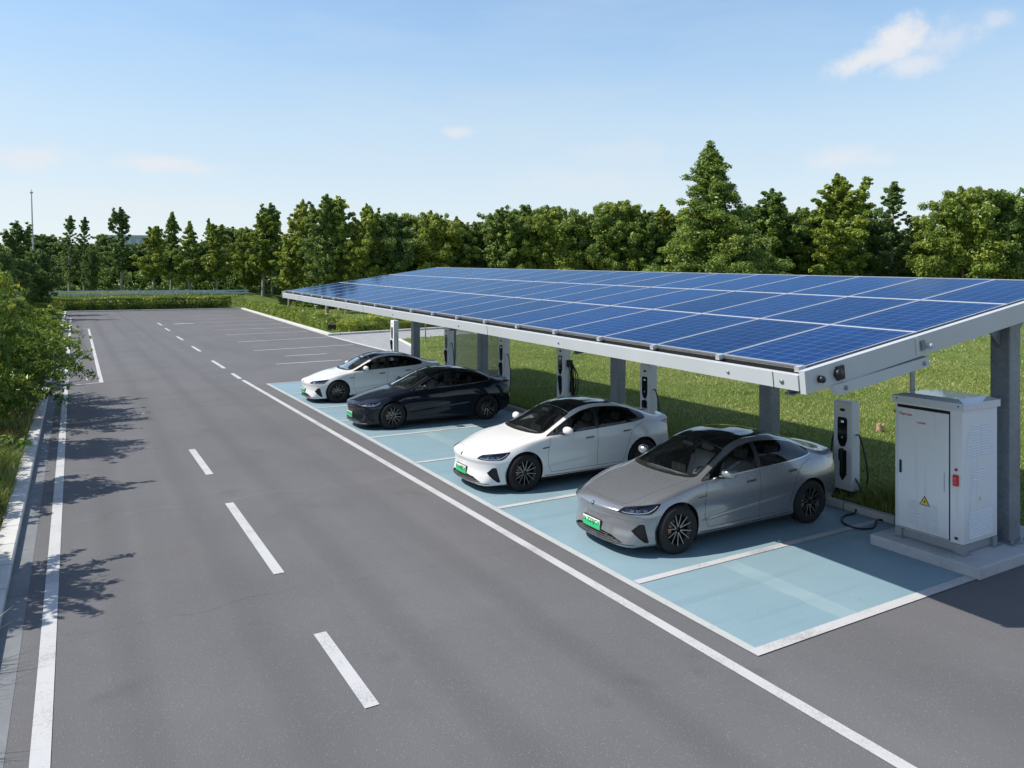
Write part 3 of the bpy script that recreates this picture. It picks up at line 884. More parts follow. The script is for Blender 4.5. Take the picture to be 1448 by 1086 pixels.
# ------------------------------------------------------------------ setting: materials
def asphalt():
    t = NT('asphalt')
    co = t.coord()
    fine = t.noise(co, 70, 3, .7)
    stone = t.n('ShaderNodeTexVoronoi', feature='F1', ins={'Vector': co, 'Scale': 75.0}).outputs
    big = t.noise(co, .35, 6, .6)
    st = t.n('ShaderNodeMapping', ins={'Vector': co, 'Scale': (1.3, .05, 1)}).outputs[0]
    lane = t.noise(st, 1.0, 4, .5)
    v = t.math('MULTIPLY_ADD', fine, .065, .075)
    v = t.math('ADD', v, t.math('MULTIPLY_ADD', big, .050, -.025))
    v = t.math('ADD', v, t.math('MULTIPLY_ADD', lane, .030, -.015))
    bright = t.math('GREATER_THAN', t.n('ShaderNodeSeparateColor', ins={0: stone[1]}).outputs[0], .93)
    near = t.math('LESS_THAN', stone[0], .33)
    v = t.math('ADD', v, t.math('MULTIPLY', t.math('MULTIPLY', bright, near), .11))
    # seams and crack lines in the surfacing
    sp = t.n('ShaderNodeSeparateXYZ', ins={0: co}).outputs
    wob = t.math('MULTIPLY_ADD', t.noise(co, .6, 4), 1.2, -.6)
    for k, (axis, pos, w, amt) in enumerate((('Y', 10.3, .010, .014), ('Y', 15.3, .03, .012), ('Y', 27.8, .03, .014), ('Y', 44, .05, .016))):
        d = t.math('ABSOLUTE', t.math('SUBTRACT', t.math('ADD', sp[axis], wob), pos))
        v = t.math('ADD', v, t.math('MULTIPLY', t.math('LESS_THAN', d, w), amt*(1 if k % 2 else -1)))
    for xc in (.55, 1.95, 3.45, 4.95):
        q = t.math('DIVIDE', t.math('SUBTRACT', t.math('ADD', sp['X'], t.math('MULTIPLY', wob, .25)), xc), .30)
        g_ = t.math('MAXIMUM', t.math('SUBTRACT', 1.0, t.math('MULTIPLY', q, q)), 0.0)
        v = t.math('SUBTRACT', v, t.math('MULTIPLY', t.math('MULTIPLY', g_, big), .020))
    oil = t.math('MULTIPLY', t.n('ShaderNodeMapRange', ins={'Value': t.noise(co, .9, 3, .5, ), 'From Min': .62, 'From Max': .74}).outputs[0], -.018)
    v = t.math('MAXIMUM', t.math('ADD', v, oil), .02)
    c = t.n('ShaderNodeCombineColor', ins={0: t.math('MULTIPLY', v, 1.02), 1: t.math('MULTIPLY', v, 1.01), 2: t.math('MULTIPLY', v, 1.05)}).outputs[0]
    dusty = t.n('ShaderNodeMapRange', ins={'Value': t.noise(co, .22, 5, .6), 'From Min': .48, 'From Max': .68}).outputs[0]
    c = t.mix(t.math('MULTIPLY', dusty, .12), c, (.135, .118, .100))
    h = t.math('ADD', fine, t.math('MULTIPLY', stone[0], .6))
    t.bsdf(Base_Color=c, Roughness=.88, Normal=t.bump(h, .5, .006), Specular_IOR_Level=.3)
    return t.m
def road_paint(name, col, wear=.35, scale=5.0):
    t = NT(name)
    co = t.coord()
    n1 = t.noise(co, 38, 5, .7); n2 = t.noise(co, scale*.25, 5, .6)
    v = t.math('ADD', t.math('MULTIPLY', n1, .6), t.math('MULTIPLY', n2, .6))
    worn = t.n('ShaderNodeMapRange', ins={'Value': v, 'From Min': .60, 'From Max': .82}).outputs[0]
    c = t.mix(t.math('MULTIPLY', worn, wear), col, (.12, .12, .12))
    c = t.mix(t.math('MULTIPLY', n2, .25), c, tuple(x*.8 for x in col))
    t.bsdf(Base_Color=c, Roughness=.75, Normal=t.bump(n1, .25, .003))
    return t.m
def blue_paint():
    t = NT('blue_bay_paint')
    co = t.coord()
    n1 = t.noise(co, 45, 5, .7); n2 = t.noise(co, .55, 6, .62); n3 = t.noise(co, 2.3, 5, .6)
    c = t.mix(n2, (.150, .242, .292), (.218, .312, .350))
    c = t.mix(t.math('MULTIPLY', t.n('ShaderNodeMapRange', ins={'Value': n3, 'From Min': .52, 'From Max': .78}).outputs[0], .35), c, (.22, .36, .38))
    sp = t.n('ShaderNodeSeparateXYZ', ins={0: co}).outputs
    # faded repair strip running along the row
    d = t.math('ABSOLUTE', t.math('SUBTRACT', t.math('ADD', sp['X'], t.math('MULTIPLY', n3, .10)), 8.45))
    strip = t.math('MULTIPLY', t.math('LESS_THAN', d, .16), t.n('ShaderNodeMapRange', ins={'Value': n2, 'From Min': .3, 'From Max': .6}).outputs[0])
    c = t.mix(t.math('MULTIPLY', strip, .45), c, (.29, .385, .40))
    tyre = t.noise(t.n('ShaderNodeMapping', ins={'Vector': co, 'Scale': (.12, 2.4, 1)}).outputs[0], 1.2, 4, .55)
    c = t.mix(t.math('MULTIPLY', t.n('ShaderNodeMapRange', ins={'Value': tyre, 'From Min': .54, 'From Max': .74}).outputs[0], .26), c, (.06, .11, .135))
    worn = t.n('ShaderNodeMapRange', ins={'Value': t.math('ADD', t.math('MULTIPLY', n1, .55), t.math('MULTIPLY', n3, .5)), 'From Min': .60, 'From Max': .70}).outputs[0]
    c = t.mix(t.math('MULTIPLY', worn, .55), c, (.10, .12, .13))
    t.bsdf(Base_Color=c, Roughness=t.math('MULTIPLY_ADD', n3, .25, .48), Normal=t.bump(n1, .22, .003))
    return t.m
def concrete(name, col, joint=0.0, scale=1.0):
    t = NT(name)
    co = t.coord()
    n1 = t.noise(co, 30*scale, 5, .7); n2 = t.noise(co, 1.6*scale, 6, .62)
    v = t.math('MULTIPLY_ADD', n1, .35, t.math('MULTIPLY', n2, .75))
    c = t.ramp(v, [(.28, tuple(x*.55 for x in col)), (.5, tuple(x*.9 for x in col)), (.75, tuple(min(.85, x*1.12) for x in col))])
    if joint:
        y = t.n('ShaderNodeSeparateXYZ', ins={0: co}).outputs['Y']
        f = t.math('ABSOLUTE', t.math('SUBTRACT', t.math('FRACT', t.math('DIVIDE', y, joint)), .5))
        c = t.mix(t.math('GREATER_THAN', f, .5-.008/joint), c, (.06, .06, .058))
    t.bsdf(Base_Color=c, Roughness=.85, Normal=t.bump(n1, .35, .005))
    return t.m
def grass_ground():
    t = NT('grass_ground')
    co = t.coord()
    n1 = t.noise(co, .28, 6, .65); n2 = t.noise(co, 5, 5, .7); n3 = t.noise(co, 40, 3, .7)
    v = t.math('MULTIPLY_ADD', n2, .5, t.math('MULTIPLY', n1, .6))
    c = t.ramp(v, [(.35, (.065, .105, .022)), (.5, (.115, .170, .034)), (.62, (.155, .205, .048)), (.75, (.215, .215, .082))])
    c = t.mix(t.math('MULTIPLY', n3, .5), c, (.03, .05, .012))
    soil = t.n('ShaderNodeMapRange', ins={'Value': t.noise(co, .9, 5, .65), 'From Min': .56, 'From Max': .68}).outputs[0]
    c = t.mix(t.math('MULTIPLY', soil, .75), c, (.135, .105, .070))
    t.bsdf(Base_Color=c, Roughness=.9, Normal=t.bump(t.math('ADD', n2, n3), .8, .05), Specular_IOR_Level=.1)
    return t.m
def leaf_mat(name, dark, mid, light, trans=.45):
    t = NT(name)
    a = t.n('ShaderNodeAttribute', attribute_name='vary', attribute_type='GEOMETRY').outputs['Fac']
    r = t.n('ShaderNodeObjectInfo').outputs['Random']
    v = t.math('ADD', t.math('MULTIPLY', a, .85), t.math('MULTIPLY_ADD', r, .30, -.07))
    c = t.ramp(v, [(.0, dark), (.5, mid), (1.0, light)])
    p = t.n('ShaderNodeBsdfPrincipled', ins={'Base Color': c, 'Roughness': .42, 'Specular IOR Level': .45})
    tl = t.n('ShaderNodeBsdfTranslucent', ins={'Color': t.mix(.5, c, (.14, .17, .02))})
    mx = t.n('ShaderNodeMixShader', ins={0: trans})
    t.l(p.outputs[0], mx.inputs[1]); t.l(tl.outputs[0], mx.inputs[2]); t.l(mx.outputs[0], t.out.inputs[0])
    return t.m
def bark(name, col):
    t = NT(name)
    co = t.n('ShaderNodeMapping', ins={'Vector': t.coord(), 'Scale': (6, 6, 1.4)}).outputs[0]
    n = t.noise(co, 3, 6, .7)
    c = t.ramp(n, [(.3, tuple(x*.5 for x in col)), (.7, tuple(x*1.25 for x in col))])
    t.bsdf(Base_Color=c, Roughness=.9, Normal=t.bump(n, .6, .03))
    return t.m

M_ASPH = asphalt()
M_LINE = road_paint('white_road_paint', (.435, .435, .435), .75)
M_LINEF = road_paint('faded_road_paint', (.46, .46, .455), .5)
M_BLUE = blue_paint()
M_KERB = concrete('kerb_concrete', (.52, .51, .48), 1.0)
M_PADC = concrete('pad_concrete', (.40, .41, .42))
M_GUT = concrete('gutter_concrete', (.16, .17, .18), 2.0)
M_PATH = concrete('path_concrete', (.27, .275, .275))
M_GRASSG = grass_ground()
M_BARK = bark('bark_grey', (.30, .26, .215))
M_BARKD = bark('bark_dark', (.085, .068, .05))
M_LEAF_MID = leaf_mat('leaf_mid', (0.058, 0.118, 0.031), (0.192, 0.294, 0.058), (0.422, 0.480, 0.102))
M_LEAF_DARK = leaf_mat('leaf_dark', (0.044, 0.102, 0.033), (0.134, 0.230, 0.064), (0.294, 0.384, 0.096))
M_LEAF_YEL = leaf_mat('leaf_yellowish', (0.083, 0.147, 0.026), (0.256, 0.346, 0.054), (0.538, 0.544, 0.083))
M_LEAF_BUSH = leaf_mat('leaf_bush', (0.051, 0.102, 0.019), (0.141, 0.243, 0.033), (0.410, 0.422, 0.054), .4)
M_BLADE = leaf_mat('grass_blade', (.110, .170, .034), (.245, .310, .068), (.470, .430, .180), .3)
M_BLADED = leaf_mat('grass_blade_dry', (.050, .060, .015), (.120, .130, .030), (.300, .250, .100), .3)

def sheet(name, poly, z, mat, kind='structure'):
    me = bpy.data.meshes.new(name)
    me.from_pydata([(p[0], p[1], z) for p in poly], [], [list(range(len(poly)))])
    me.materials.append(mat); me.update()
    if me.polygons[0].normal.z < 0: me.flip_normals()
    o = link_mesh(name, me); o['kind'] = kind
    return o
def rect(x0, x1, y0, y1): return [(x0, y0), (x1, y0), (x1, y1), (x0, y1)]

# ------------------------------------------------------------------ ground, lot, markings
sheet('ground', rect(-1500, 1500, -600, 2600), -.06, M_GRASSG)
sheet('parking_lot', [(-.52, -12), (60, -12), (60, 5.9), (26, 60), (26, 112.2), (-8, 112.2), (-.52, 80)], 0, M_ASPH)
sheet('gutter', rect(-.76, -.52, -12, 112), .003, M_GUT)

def line_strip(name, pts, w, z=.008, mat=M_LINE):
    vs = []; fs = []
    pts = [Vector((p[0], p[1], 0)) for p in pts]
    for i, p in enumerate(pts):
        d = (pts[min(i+1, len(pts)-1)]-pts[max(i-1, 0)]).normalized()
        c = Vector((-d.y, d.x, 0))*w/2
        vs += [(p-c)+Vector((0, 0, z)), (p+c)+Vector((0, 0, z))]
    for i in range(len(pts)-1): fs.append((2*i, 2*i+2, 2*i+3, 2*i+1))
    me = bpy.data.meshes.new(name); me.from_pydata(vs, [], fs); me.materials.append(mat); me.update()
    o = link_mesh(name, me); o['kind'] = 'structure'
    return o

line_strip('road_marking', [(-.25, 3), (-.25, 26), (-.22, 95)], .16)
line_strip('road_marking', [(6.20, 1.5), (6.20, 12), (6.12, 33.0)], .15)
for a, b in ((7.15, 8.95), (11.05, 15.0), (17.4, 20.2)):
    line_strip('road_marking', [(2.545, a), (2.535, b)], .15)
for (x, a, b) in ((6.11, 33.5, 35.6), (6.18, 37.8, 41.7), (6.42, 47.4, 51.2), (6.57, 56.8, 60.6), (6.82, 67.5, 71.6), (7.02, 76, 80.5)):
    line_strip('road_marking', [(x, a), (x+.03, b)], .16)
for (x0, y0, x1, y1, m) in ((8.7, 38.4, 12.1, 38.7, M_LINEF), (10.0, 42.2, 12.4, 42.4, M_LINEF), (9.2, 46.3, 15.6, 47.4, M_LINEF), (9.5, 53.2, 16.2, 54.6, M_LINEF), (10, 60.5, 16.4, 61.3, M_LINEF),
                            (10.1, 66.5, 16.9, 67.3, M_LINEF), (10.3, 72.5, 17.3, 73.5, M_LINEF), (10.6, 79, 17.8, 80.0, M_LINEF), (11, 86, 18.3, 87, M_LINEF), (11.3, 93, 18.8, 94, M_LINEF)):
    line_strip('road_marking', [(x0, y0), (x1, y1)], .16, mat=m)
line_strip('road_marking', [(8.2, 77.5), (9.2, 78.2), (9.9, 77.6)], .5)
line_strip('road_marking', [(1.0, 35.1), (1.14, 73.8)], .15)
line_strip('road_marking', [(-.17, 34.7), (.92, 35.15)], .13)
line_strip('road_marking', [(-.17, 73.8), (1.06, 73.8)], .2)
line_strip('road_marking', [(1.6, 26.4), (1.95, 26.4)], .10)

# blue charging bays
sheet('blue_bay_surface', [(6.62, 6.04), (11.0, 6.04), (12.16, 6.04), (12.16, 31.4), (6.74, 31.4)], .004, M_BLUE)
line_strip('bay_marking', [(6.66, 5.96), (6.68, 12.2), (6.78, 20), (6.76, 31.4)], .12, .009, road_paint('bay_edge_paint', (.40, .415, .41), .5))
line_strip('bay_marking', [(6.60, 6.03), (11.05, 6.03)], .15, .012)
for y in (8.25, 12.2, 16.15, 19.3, 24.6, 28.2):
    line_strip('bay_marking', [(6.74, y), (12.1, y)], .13, .012)
line_strip('bay_marking', [(6.78, 22.0), (7.5, 22.0)], .11, .012)
line_strip('bay_marking', [(6.80, 31.36), (12.1, 31.36)], .10, .012)

# kerbs
def kerb(pts, w, h, name='kerb', mat=M_KERB, close=False):
    """pts: face line; the kerb lies to the left of the direction of travel"""
    pts = [Vector((p[0], p[1])) for p in pts]
    n = len(pts); inner = []
    for i, p in enumerate(pts):
        d0 = (p-pts[i-1]).normalized() if i else (pts[1]-p).normalized()
        d1 = (pts[i+1]-p).normalized() if i < n-1 else d0
        nn = (Vector((-d0.y, d0.x))+Vector((-d1.y, d1.x))).normalized()
        k = w/max(.4, nn.dot(Vector((-d1.y, d1.x))))
        inner.append(p+nn*k)
    mb = MB()
    c = .02
    prof = lambda p, q: [(p.x, p.y, -.03), (p.x, p.y, h-c), (p.x+(q.x-p.x)*c/w, p.y+(q.y-p.y)*c/w, h), (q.x, q.y, h), (q.x, q.y, -.03)]
    vs = []
    for p, q in zip(pts, inner): vs += prof(p, q)
    fs = []
    for i in range(n-1):
        for k in range(4): fs.append((i*5+k, i*5+k+1, (i+1)*5+k+1, (i+1)*5+k))
    fs += [(0, 1, 2, 3, 4), tuple((n-1)*5+k for k in (4, 3, 2, 1, 0))]
    mb.add(vs, fs, 0)
    o = mb.build(name, mat); o['kind'] = 'structure'
    return o
kerb([(-.76, -12), (-.76, 30), (-.72, 112)], .26, .13)
kerb([(12.32, 33.2), (12.18, 33.0), (12.18, 7.66)], .14, .12)
kerb([(20.6, 112.3), (16.40, 55.7), (22, 57.3), (42, 63)], .38, .16)
kerb([(-8, 112.1), (20.6, 112.3)][::-1][::-1], .35, .16)
kerb([(40, 56), (19.5, 49.5), (18.2, 44), (15.9, 38), (12.4, 33.2)], .15, .10)
line_strip('path_edge', [(16.4, 55.6), (16.05, 46.5), (15.9, 38.1)], .22, .010, M_KERB)
sheet('path', [(16.3, 55.6), (22, 57.2), (27, 58.6), (27, 52.0), (19.5, 49.5), (18.2, 44), (15.9, 38.1), (16.0, 46.5)], .006, M_PATH)

# raised lawns
def lawn(name, poly, z, skirt=True):
    mb = MB(); mb.prism(poly, -.05, z)
    o = mb.build(name, M_GRASSG); o['kind'] = 'structure'
    return o
lawn('lawn', [(12.32, 5.9), (150, 5.9), (190, 96), (60, 67.5), (27.2, 58.6), (27.2, 51.8), (19.6, 49.4), (18.35, 43.9), (16.05, 37.9), (12.32, 33.1)], .095)
lawn('lawn', [(16.85, 56.2), (22, 57.75), (42, 63.4), (200, 110), (200, 300), (20.95, 300), (20.95, 112.3)], .095)
lawn('verge', [(-1.02, -12), (-1.0, 112), (-60, 112), (-60, -12)], .08)
# bank rising behind the far hedge
def bank():
    xs = np.linspace(-90, 60, 61); ys = np.array([112.5, 113.2, 114, 115, 116, 117.5, 119, 121, 124, 130, 160, 220, 300.])
    X, Y = np.meshgrid(xs, ys)
    Z = .07+2.2*smoothstep(113.2, 121, Y)*(1-smoothstep(20, 42, X))+.12*np.sin(X*.5+Y*.3)*smoothstep(114, 120, Y)
    V = np.stack([X, Y, Z], -1).reshape(-1, 3)
    idx = np.arange(len(V)).reshape(X.shape)
    F = np.stack([idx[:-1, :-1], idx[:-1, 1:], idx[1:, 1:], idx[1:, :-1]], -1).reshape(-1, 4)
    o = link_mesh('grass_bank', np_mesh('grass_bank', V, F, M_GRASSG, smooth=True)); o['kind'] = 'structure'
bank()
# ------------------------------------------------------------------ plants
CF = np.array([math.sin(R_(30)), math.cos(R_(30))]); CR = np.array([math.cos(R_(30)), -math.sin(R_(30))])
def ground_at(px, depth):
    """plan position seen in that direction at that distance (used to survey the photo's trees)"""
    p = CF*depth + CR*((px-724)/1075*depth)
    return float(p[0]), float(p[1])

def unit(v): return v/np.maximum(np.linalg.norm(v, axis=-1, keepdims=True), 1e-6)
def leaves(P, size, g, up=.35, aspect=.55, jitter=.35, out=None):
    """one folded rhombic leaf spray per point; out = direction its face tends to look"""
    n = len(P)
    if out is None:
        d = g.normal(size=(n, 3)); d[:, 2] += up
        d = unit(d); c = unit(np.cross(d, g.normal(size=(n, 3))))
        nn = np.cross(c, d)
    else:
        nn = unit(out+g.normal(size=(n, 3))*.55+np.array([0, 0, .35]))
        d = g.normal(size=(n, 3)); d[:, 2] -= .3
        d = unit(d-nn*(d*nn).sum(1, keepdims=True)); c = np.cross(nn, d)
    L = size*(1+jitter*g.normal(size=n)).clip(.4, 1.9); W = L*aspect
    A = P-d*(L*.5)[:, None]; B = P+d*(L*.5)[:, None]
    S1 = P+c*(W*.5)[:, None]+nn*(L*.12)[:, None]; S2 = P-c*(W*.5)[:, None]+nn*(L*.12)[:, None]
    V = np.stack([A, S1, B, S2], 1).reshape(-1, 3)
    F = np.arange(4*n).reshape(n, 4)
    return V, F

def clump_points(C, rad, per, g, flat=.7, want_out=False):
    """points filling soft uneven clumps round the centres C"""
    k = len(C); rad = np.asarray(rad)
    d = unit(g.normal(size=(k, per, 3)))
    lob = 1+.35*np.sin(3*d[..., 0]+g.random((k, 1))*6)*np.sin(3*d[..., 1]+g.random((k, 1))*6)
    r = rad.reshape(-1, 1)*(.35+.75*g.random((k, per))**.7)*lob
    d2 = d.copy(); d2[..., 2] *= flat
    P = C[:, None, :]+d2*r[..., None]
    if want_out: return P.reshape(-1, 3), d.reshape(-1, 3)
    return P.reshape(-1, 3)

def limb_tubes(mb, segs, n=6):
    for a, b, r0, r1 in segs:
        a = Vector(a); b = Vector(b)
        mid = a.lerp(b, .5)+Vector((0, 0, .06*(b-a).length))
        mb.tube([a, mid, b], r0, n, 0, True, r1)

def tree_meshes(kind, h, rmax, seed, leaf=.30, mat=None, crown0=.2, nb=46, per=120, bmat=None):
    g = np.random.default_rng(seed)
    mat = mat or M_LEAF_MID
    tr = MB()
    lean = g.normal(size=2)*.015*h
    pts = [(lean[0]*t*t+.03*math.sin(3*t+seed), lean[1]*t*t, h*t*.93) for t in np.linspace(0, 1, 9)]
    r0 = .013*h+.03
    tr.tube(pts, r0, 8, 0, True, .02)
    C = []; RAD = []
    for i in range(nb):
        t = (i+g.random())/nb                    # 0 bottom .. 1 top of crown
        z0 = h*(crown0+(1-crown0)*t*.93)
        if kind == 'oval':   prof = math.sin(math.pi*min(1, .18+.76*t))**.8*(1-.45*t)
        elif kind == 'round': prof = math.sqrt(max(.03, 1-(1.75*t-.72)**2*.86))
        elif kind == 'cone': prof = (1-t)**.9*.96+.035
        elif kind == 'spire': prof = (1-t)**.8*.75+.10
        elif kind == 'two':  prof = (.95 if t < .5 else .50)*math.sin(math.pi*min(1, .2+.75*((t*2) % 1)))**.7
        R = rmax*prof*(.62+.62*g.random())
        a = i*2.399+g.normal()*.4
        rise = {'oval': .75, 'round': .5, 'cone': .16, 'spire': .85, 'two': .6}[kind]
        x0, y0 = np.interp(z0/h/.93, np.linspace(0, 1, 9), [p[0] for p in pts]), np.interp(z0/h/.93, np.linspace(0, 1, 9), [p[1] for p in pts])
        a0 = (x0, y0, z0-.10*R); end = (x0+math.cos(a)*R, y0+math.sin(a)*R, min(h*.985, z0+rise*R*.7))
        limb_tubes(tr, [(a0, end, max(.012, .25*r0*(1-t)+.015), .008)], 5)
        m = 4 if R > .45*rmax else 3
        for q in np.linspace(.30, 1.05, m):
            C.append([a0[k]+(end[k]-a0[k])*q+g.normal()*.07*R for k in range(3)])
            RAD.append(max(.085*rmax, (.285-.135*q)*max(R, .25*rmax)*(.75+.5*g.random()))*(.62 if kind == 'spire' else 1))
    for k in range(10):
        q = k/9
        C.append([pts[-1][0]+g.normal()*.03*rmax*(1-q), pts[-1][1]+g.normal()*.03*rmax*(1-q), h*(.84+.145*q)]); RAD.append(rmax*(.19-.14*q))
    # a few upright leaders make the outline uneven
    for k in range({'oval': 5, 'round': 8, 'cone': 0, 'spire': 0, 'two': 4}[kind]):
        a = g.random()*6.28; R = rmax*(.12+.5*g.random()); zt = h*(.74+.10*g.random())-R*.30; tall = h*(.05+.15*g.random())
        for q in range(8):
            C.append([math.cos(a)*R*(1+.04*q)+g.normal()*.05*rmax, math.sin(a)*R*(1+.04*q)+g.normal()*.05*rmax, min(h*.97, zt+tall*q/7)]); RAD.append(rmax*(.15-.013*q)*(.8+.4*g.random()))
    C = np.array(C); RAD = np.array(RAD)
    cv = g.random(len(C))                       # every spray cluster has its own green
    P, out = clump_points(C, RAD, per, g, .72, True)
    keep = g.random(len(P)) < np.repeat((RAD/np.percentile(RAD, 85))**1.5, per).clip(.12, 1)
    low = P[:, 2] > h*crown0*.6
    keep &= low
    ci = np.repeat(cv, per)[keep]; P = P[keep]; out = out[keep]
    V, F = leaves(P, leaf, g, .25, out=out)
    col = (ci*.5+.5*g.random(len(P))).clip(0, 1)
    return tr.mesh('trunk', bmat or M_BARK), np_mesh('crown', V, F, mat, cols=col)

TREES = {}
def proto(key, *a, **k): TREES[key] = tree_meshes(*a, **k)
proto('oval_a', 'oval', 12.5, 3.0, 11, leaf=.24, crown0=.17, nb=52, per=260)
proto('oval_b', 'oval', 12.5, 2.8, 12, leaf=.24, crown0=.20, nb=46, per=260, mat=M_LEAF_YEL)
proto('young_a', 'two', 10.0, 2.3, 13, leaf=.32, crown0=.22, nb=36, per=120, mat=M_LEAF_YEL)
proto('young_b', 'cone', 10.0, 2.5, 14, leaf=.30, crown0=.20, nb=50, per=110)
proto('young_c', 'oval', 10.0, 2.1, 15, leaf=.30, crown0=.24, nb=40, per=110, mat=M_LEAF_YEL)
proto('round_a', 'round', 12.0, 4.0, 16, leaf=.25, crown0=.12, nb=62, per=320)
proto('round_b', 'round', 12.0, 3.7, 17, leaf=.25, crown0=.10, nb=60, per=320, mat=M_LEAF_DARK)
proto('round_c', 'round', 12.0, 3.8, 18, leaf=.25, crown0=.10, nb=60, per=320, mat=M_LEAF_YEL)
proto('spire_a', 'spire', 12.5, 2.6, 19, leaf=.26, crown0=.15, nb=54, per=70, mat=M_LEAF_DARK)
proto('spire_b', 'two', 13.0, 2.6, 20, leaf=.30, crown0=.26, nb=40, per=90, mat=M_LEAF_DARK)
proto('cone_tall', 'cone', 21.0, 6.2, 21, leaf=.27, crown0=.08, nb=170, per=280, bmat=M_BARKD)

def plant_tree(key, x, y, z, h, label, group, name='tree', wide=1.0, first={}):
    tm, cm = TREES[key]
    base = {'cone_tall': 21.0}.get(key) or {'oval': 12.5, 'young': 10.0, 'round': 12.0, 'spire': 12.5 if key == 'spire_a' else 13.0}[key.split('_')[0]]
    s = h/base
    e = empty(name, (x, y, z), (x*1.7+y*2.3) % 6.28)
    e.scale = (s*wide, s*wide, s)
    tag(e, label, 'tree', group)
    link_mesh('trunk', tm, e); link_mesh('crown', cm, e)
    return e

def top_h(top_y, depth, z0): return CAMH0+(395-top_y)/1075*depth-z0
CAMH0 = 4.2
ORD = ['first','second','third','fourth','fifth','sixth','seventh','eighth','ninth','tenth','eleventh','twelfth','thirteenth','fourteenth','fifteenth','sixteenth','seventeenth','eighteenth','nineteenth','twentieth','twenty-first','twenty-second','twenty-third','twenty-fourth','twenty-fifth','twenty-sixth','twenty-seventh','twenty-eighth','twenty-ninth','thirtieth']

# the row of young trees behind the far hedge and down the right side (px, top, trunk foot depth, ground, kind, width)
row = [(98, 304, 122, 2.2, 'spire_a', 1.15), (119, 306, 124, 2.2, 'spire_a', 1.0), (129, 350, 117, 1.9, 'round_b', .55), (172, 292, 118, 2.0, 'spire_b', .95), (217, 319, 117, 1.9, 'young_a', 1.05), (242, 299, 124, 2.2, 'young_b', .95), (268, 312, 117, 1.9, 'young_b', 1.05),
       (307, 316, 117, 1.9, 'young_a', 1.15), (296, 308, 135, 2.2, 'spire_a', .8), (349, 320, 124, 2.0, 'round_c', .8), (372, 300, 116, 1.5, 'young_c', 1.3), (385, 286, 122, 1.6, 'spire_b', 1.1), (409, 330, 104, .25, 'young_c', 1.2), (430, 281, 112, .3, 'oval_b', .9),
       (462, 274, 92, .1, 'oval_a', .95), (480, 278, 100, .1, 'young_c', 1.2), (516, 287, 92, .1, 'oval_b', .95)]
kinds = {'young_a': 'yellow green young tree', 'young_b': 'slim pointed young tree', 'young_c': 'narrow leafy young tree', 'oval_a': 'tall full mid green tree', 'oval_b': 'tall loose yellow green tree',
         'round_b': 'small dark round tree', 'round_c': 'bushy yellow green tree', 'spire_a': 'sparse dark upright tree', 'spire_b': 'tall gappy dark tree'}
for i, (px, ty, d, z, k, w) in enumerate(row):
    x, y = ground_at(px, d)
    plant_tree(k, x, y, z, top_h(ty, d, z), '%s, %s from the left in the row beyond the car park' % (kinds[k], ORD[i]), 'row of young trees beyond the car park', 'tree', w)
# wood edge behind the canopy and lawn
wood = [(553, 300, 95, 'round_b', 1), (563, 303, 106, 'oval_a', 1.1), (610, 297, 96, 'round_c', .95), (646, 305, 98, 'oval_b', 1.1), (675, 313, 100, 'round_b', .9), (700, 300, 108, 'round_a', .9), (711, 293, 96, 'oval_a', 1.1), (747, 289, 100, 'round_a', .95),
        (776, 289, 96, 'round_c', .9), (805, 300, 98, 'round_b', .9), (849, 289, 96, 'round_a', .95), (885, 282, 98, 'round_c', .9), (910, 296, 95, 'oval_a', 1.05), (935, 288, 97, 'oval_b', 1.1), (968, 300, 99, 'round_b', .9), (1095, 266, 92, 'oval_a', 1.25), (1060, 290, 97, 'round_b', .9),
        (1130, 292, 95, 'round_a', .9), (1181, 244, 88, 'oval_b', 1.2), (1215, 285, 94, 'round_b', .85), (1261, 256, 95, 'spire_a', 1.4), (1304, 303, 94, 'round_c', .85), (1362, 262, 82, 'round_c', .95), (1400, 266, 84, 'round_a', .95), (1440, 274, 86, 'round_c', .9), (1495, 272, 84, 'round_a', .9)]
wk = {'round_a': 'broad mid green tree', 'round_b': 'dark dense round tree', 'round_c': 'bright yellow green bushy tree', 'oval_a': 'tall oval green tree', 'oval_b': 'tall loose yellowish tree', 'spire_a': 'sparse thin twiggy tree'}
for i, (px, ty, d, k, w) in enumerate(wood):
    x, y = ground_at(px, d)
    plant_tree(k, x, y, .09, top_h(ty, d, .09), '%s, %s from the left along the wood behind the canopy' % (wk[k], ORD[i]), 'trees of the wood behind the canopy', 'tree', w)
x, y = ground_at(1011, 84)
plant_tree('cone_tall', x, y, .09, top_h(197, 84, .09), 'tallest tree, a dark green pyramid rising above the solar canopy', 'trees of the wood behind the canopy', 'tree', 1.25)
# second rank that closes the wood
g0 = np.random.default_rng(5)
k2 = 0
for px in list(range(-60, 560, 30))+list(range(580, 1800, 48)):
    left = px < 470
    d = (140 if left else 112)+g0.normal()*4
    ty = (346 if px < 250 else 338 if left else 326)+g0.normal()*9
    x, y = ground_at(px+g0.normal()*8, d); z = 2.2 if left else .09
    key = ['round_b', 'round_a', 'round_b', 'round_b', 'round_c'][int(g0.integers(5))]
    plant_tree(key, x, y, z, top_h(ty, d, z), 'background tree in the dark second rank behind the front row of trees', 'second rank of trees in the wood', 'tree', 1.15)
    k2 += 1
# trees beyond the left verge
for i, (px, ty, d, k, w, lb) in enumerate(((20, 311, 78, 'spire_b', 1.2, 'open crowned tree left of the thin mast'), (-25, 325, 74, 'round_c', .8, 'yellowish tree at the left picture edge beyond the bushes'), (52, 352, 88, 'round_b', .9, 'dark round tree beside the foot of the thin mast'), (-8, 345, 60, 'round_b', .7, 'dark tree behind the left roadside bushes'))):
    x, y = ground_at(px, d)
    plant_tree(k, x, y, .08, top_h(ty, d, .08), lb, None, 'tree', w)

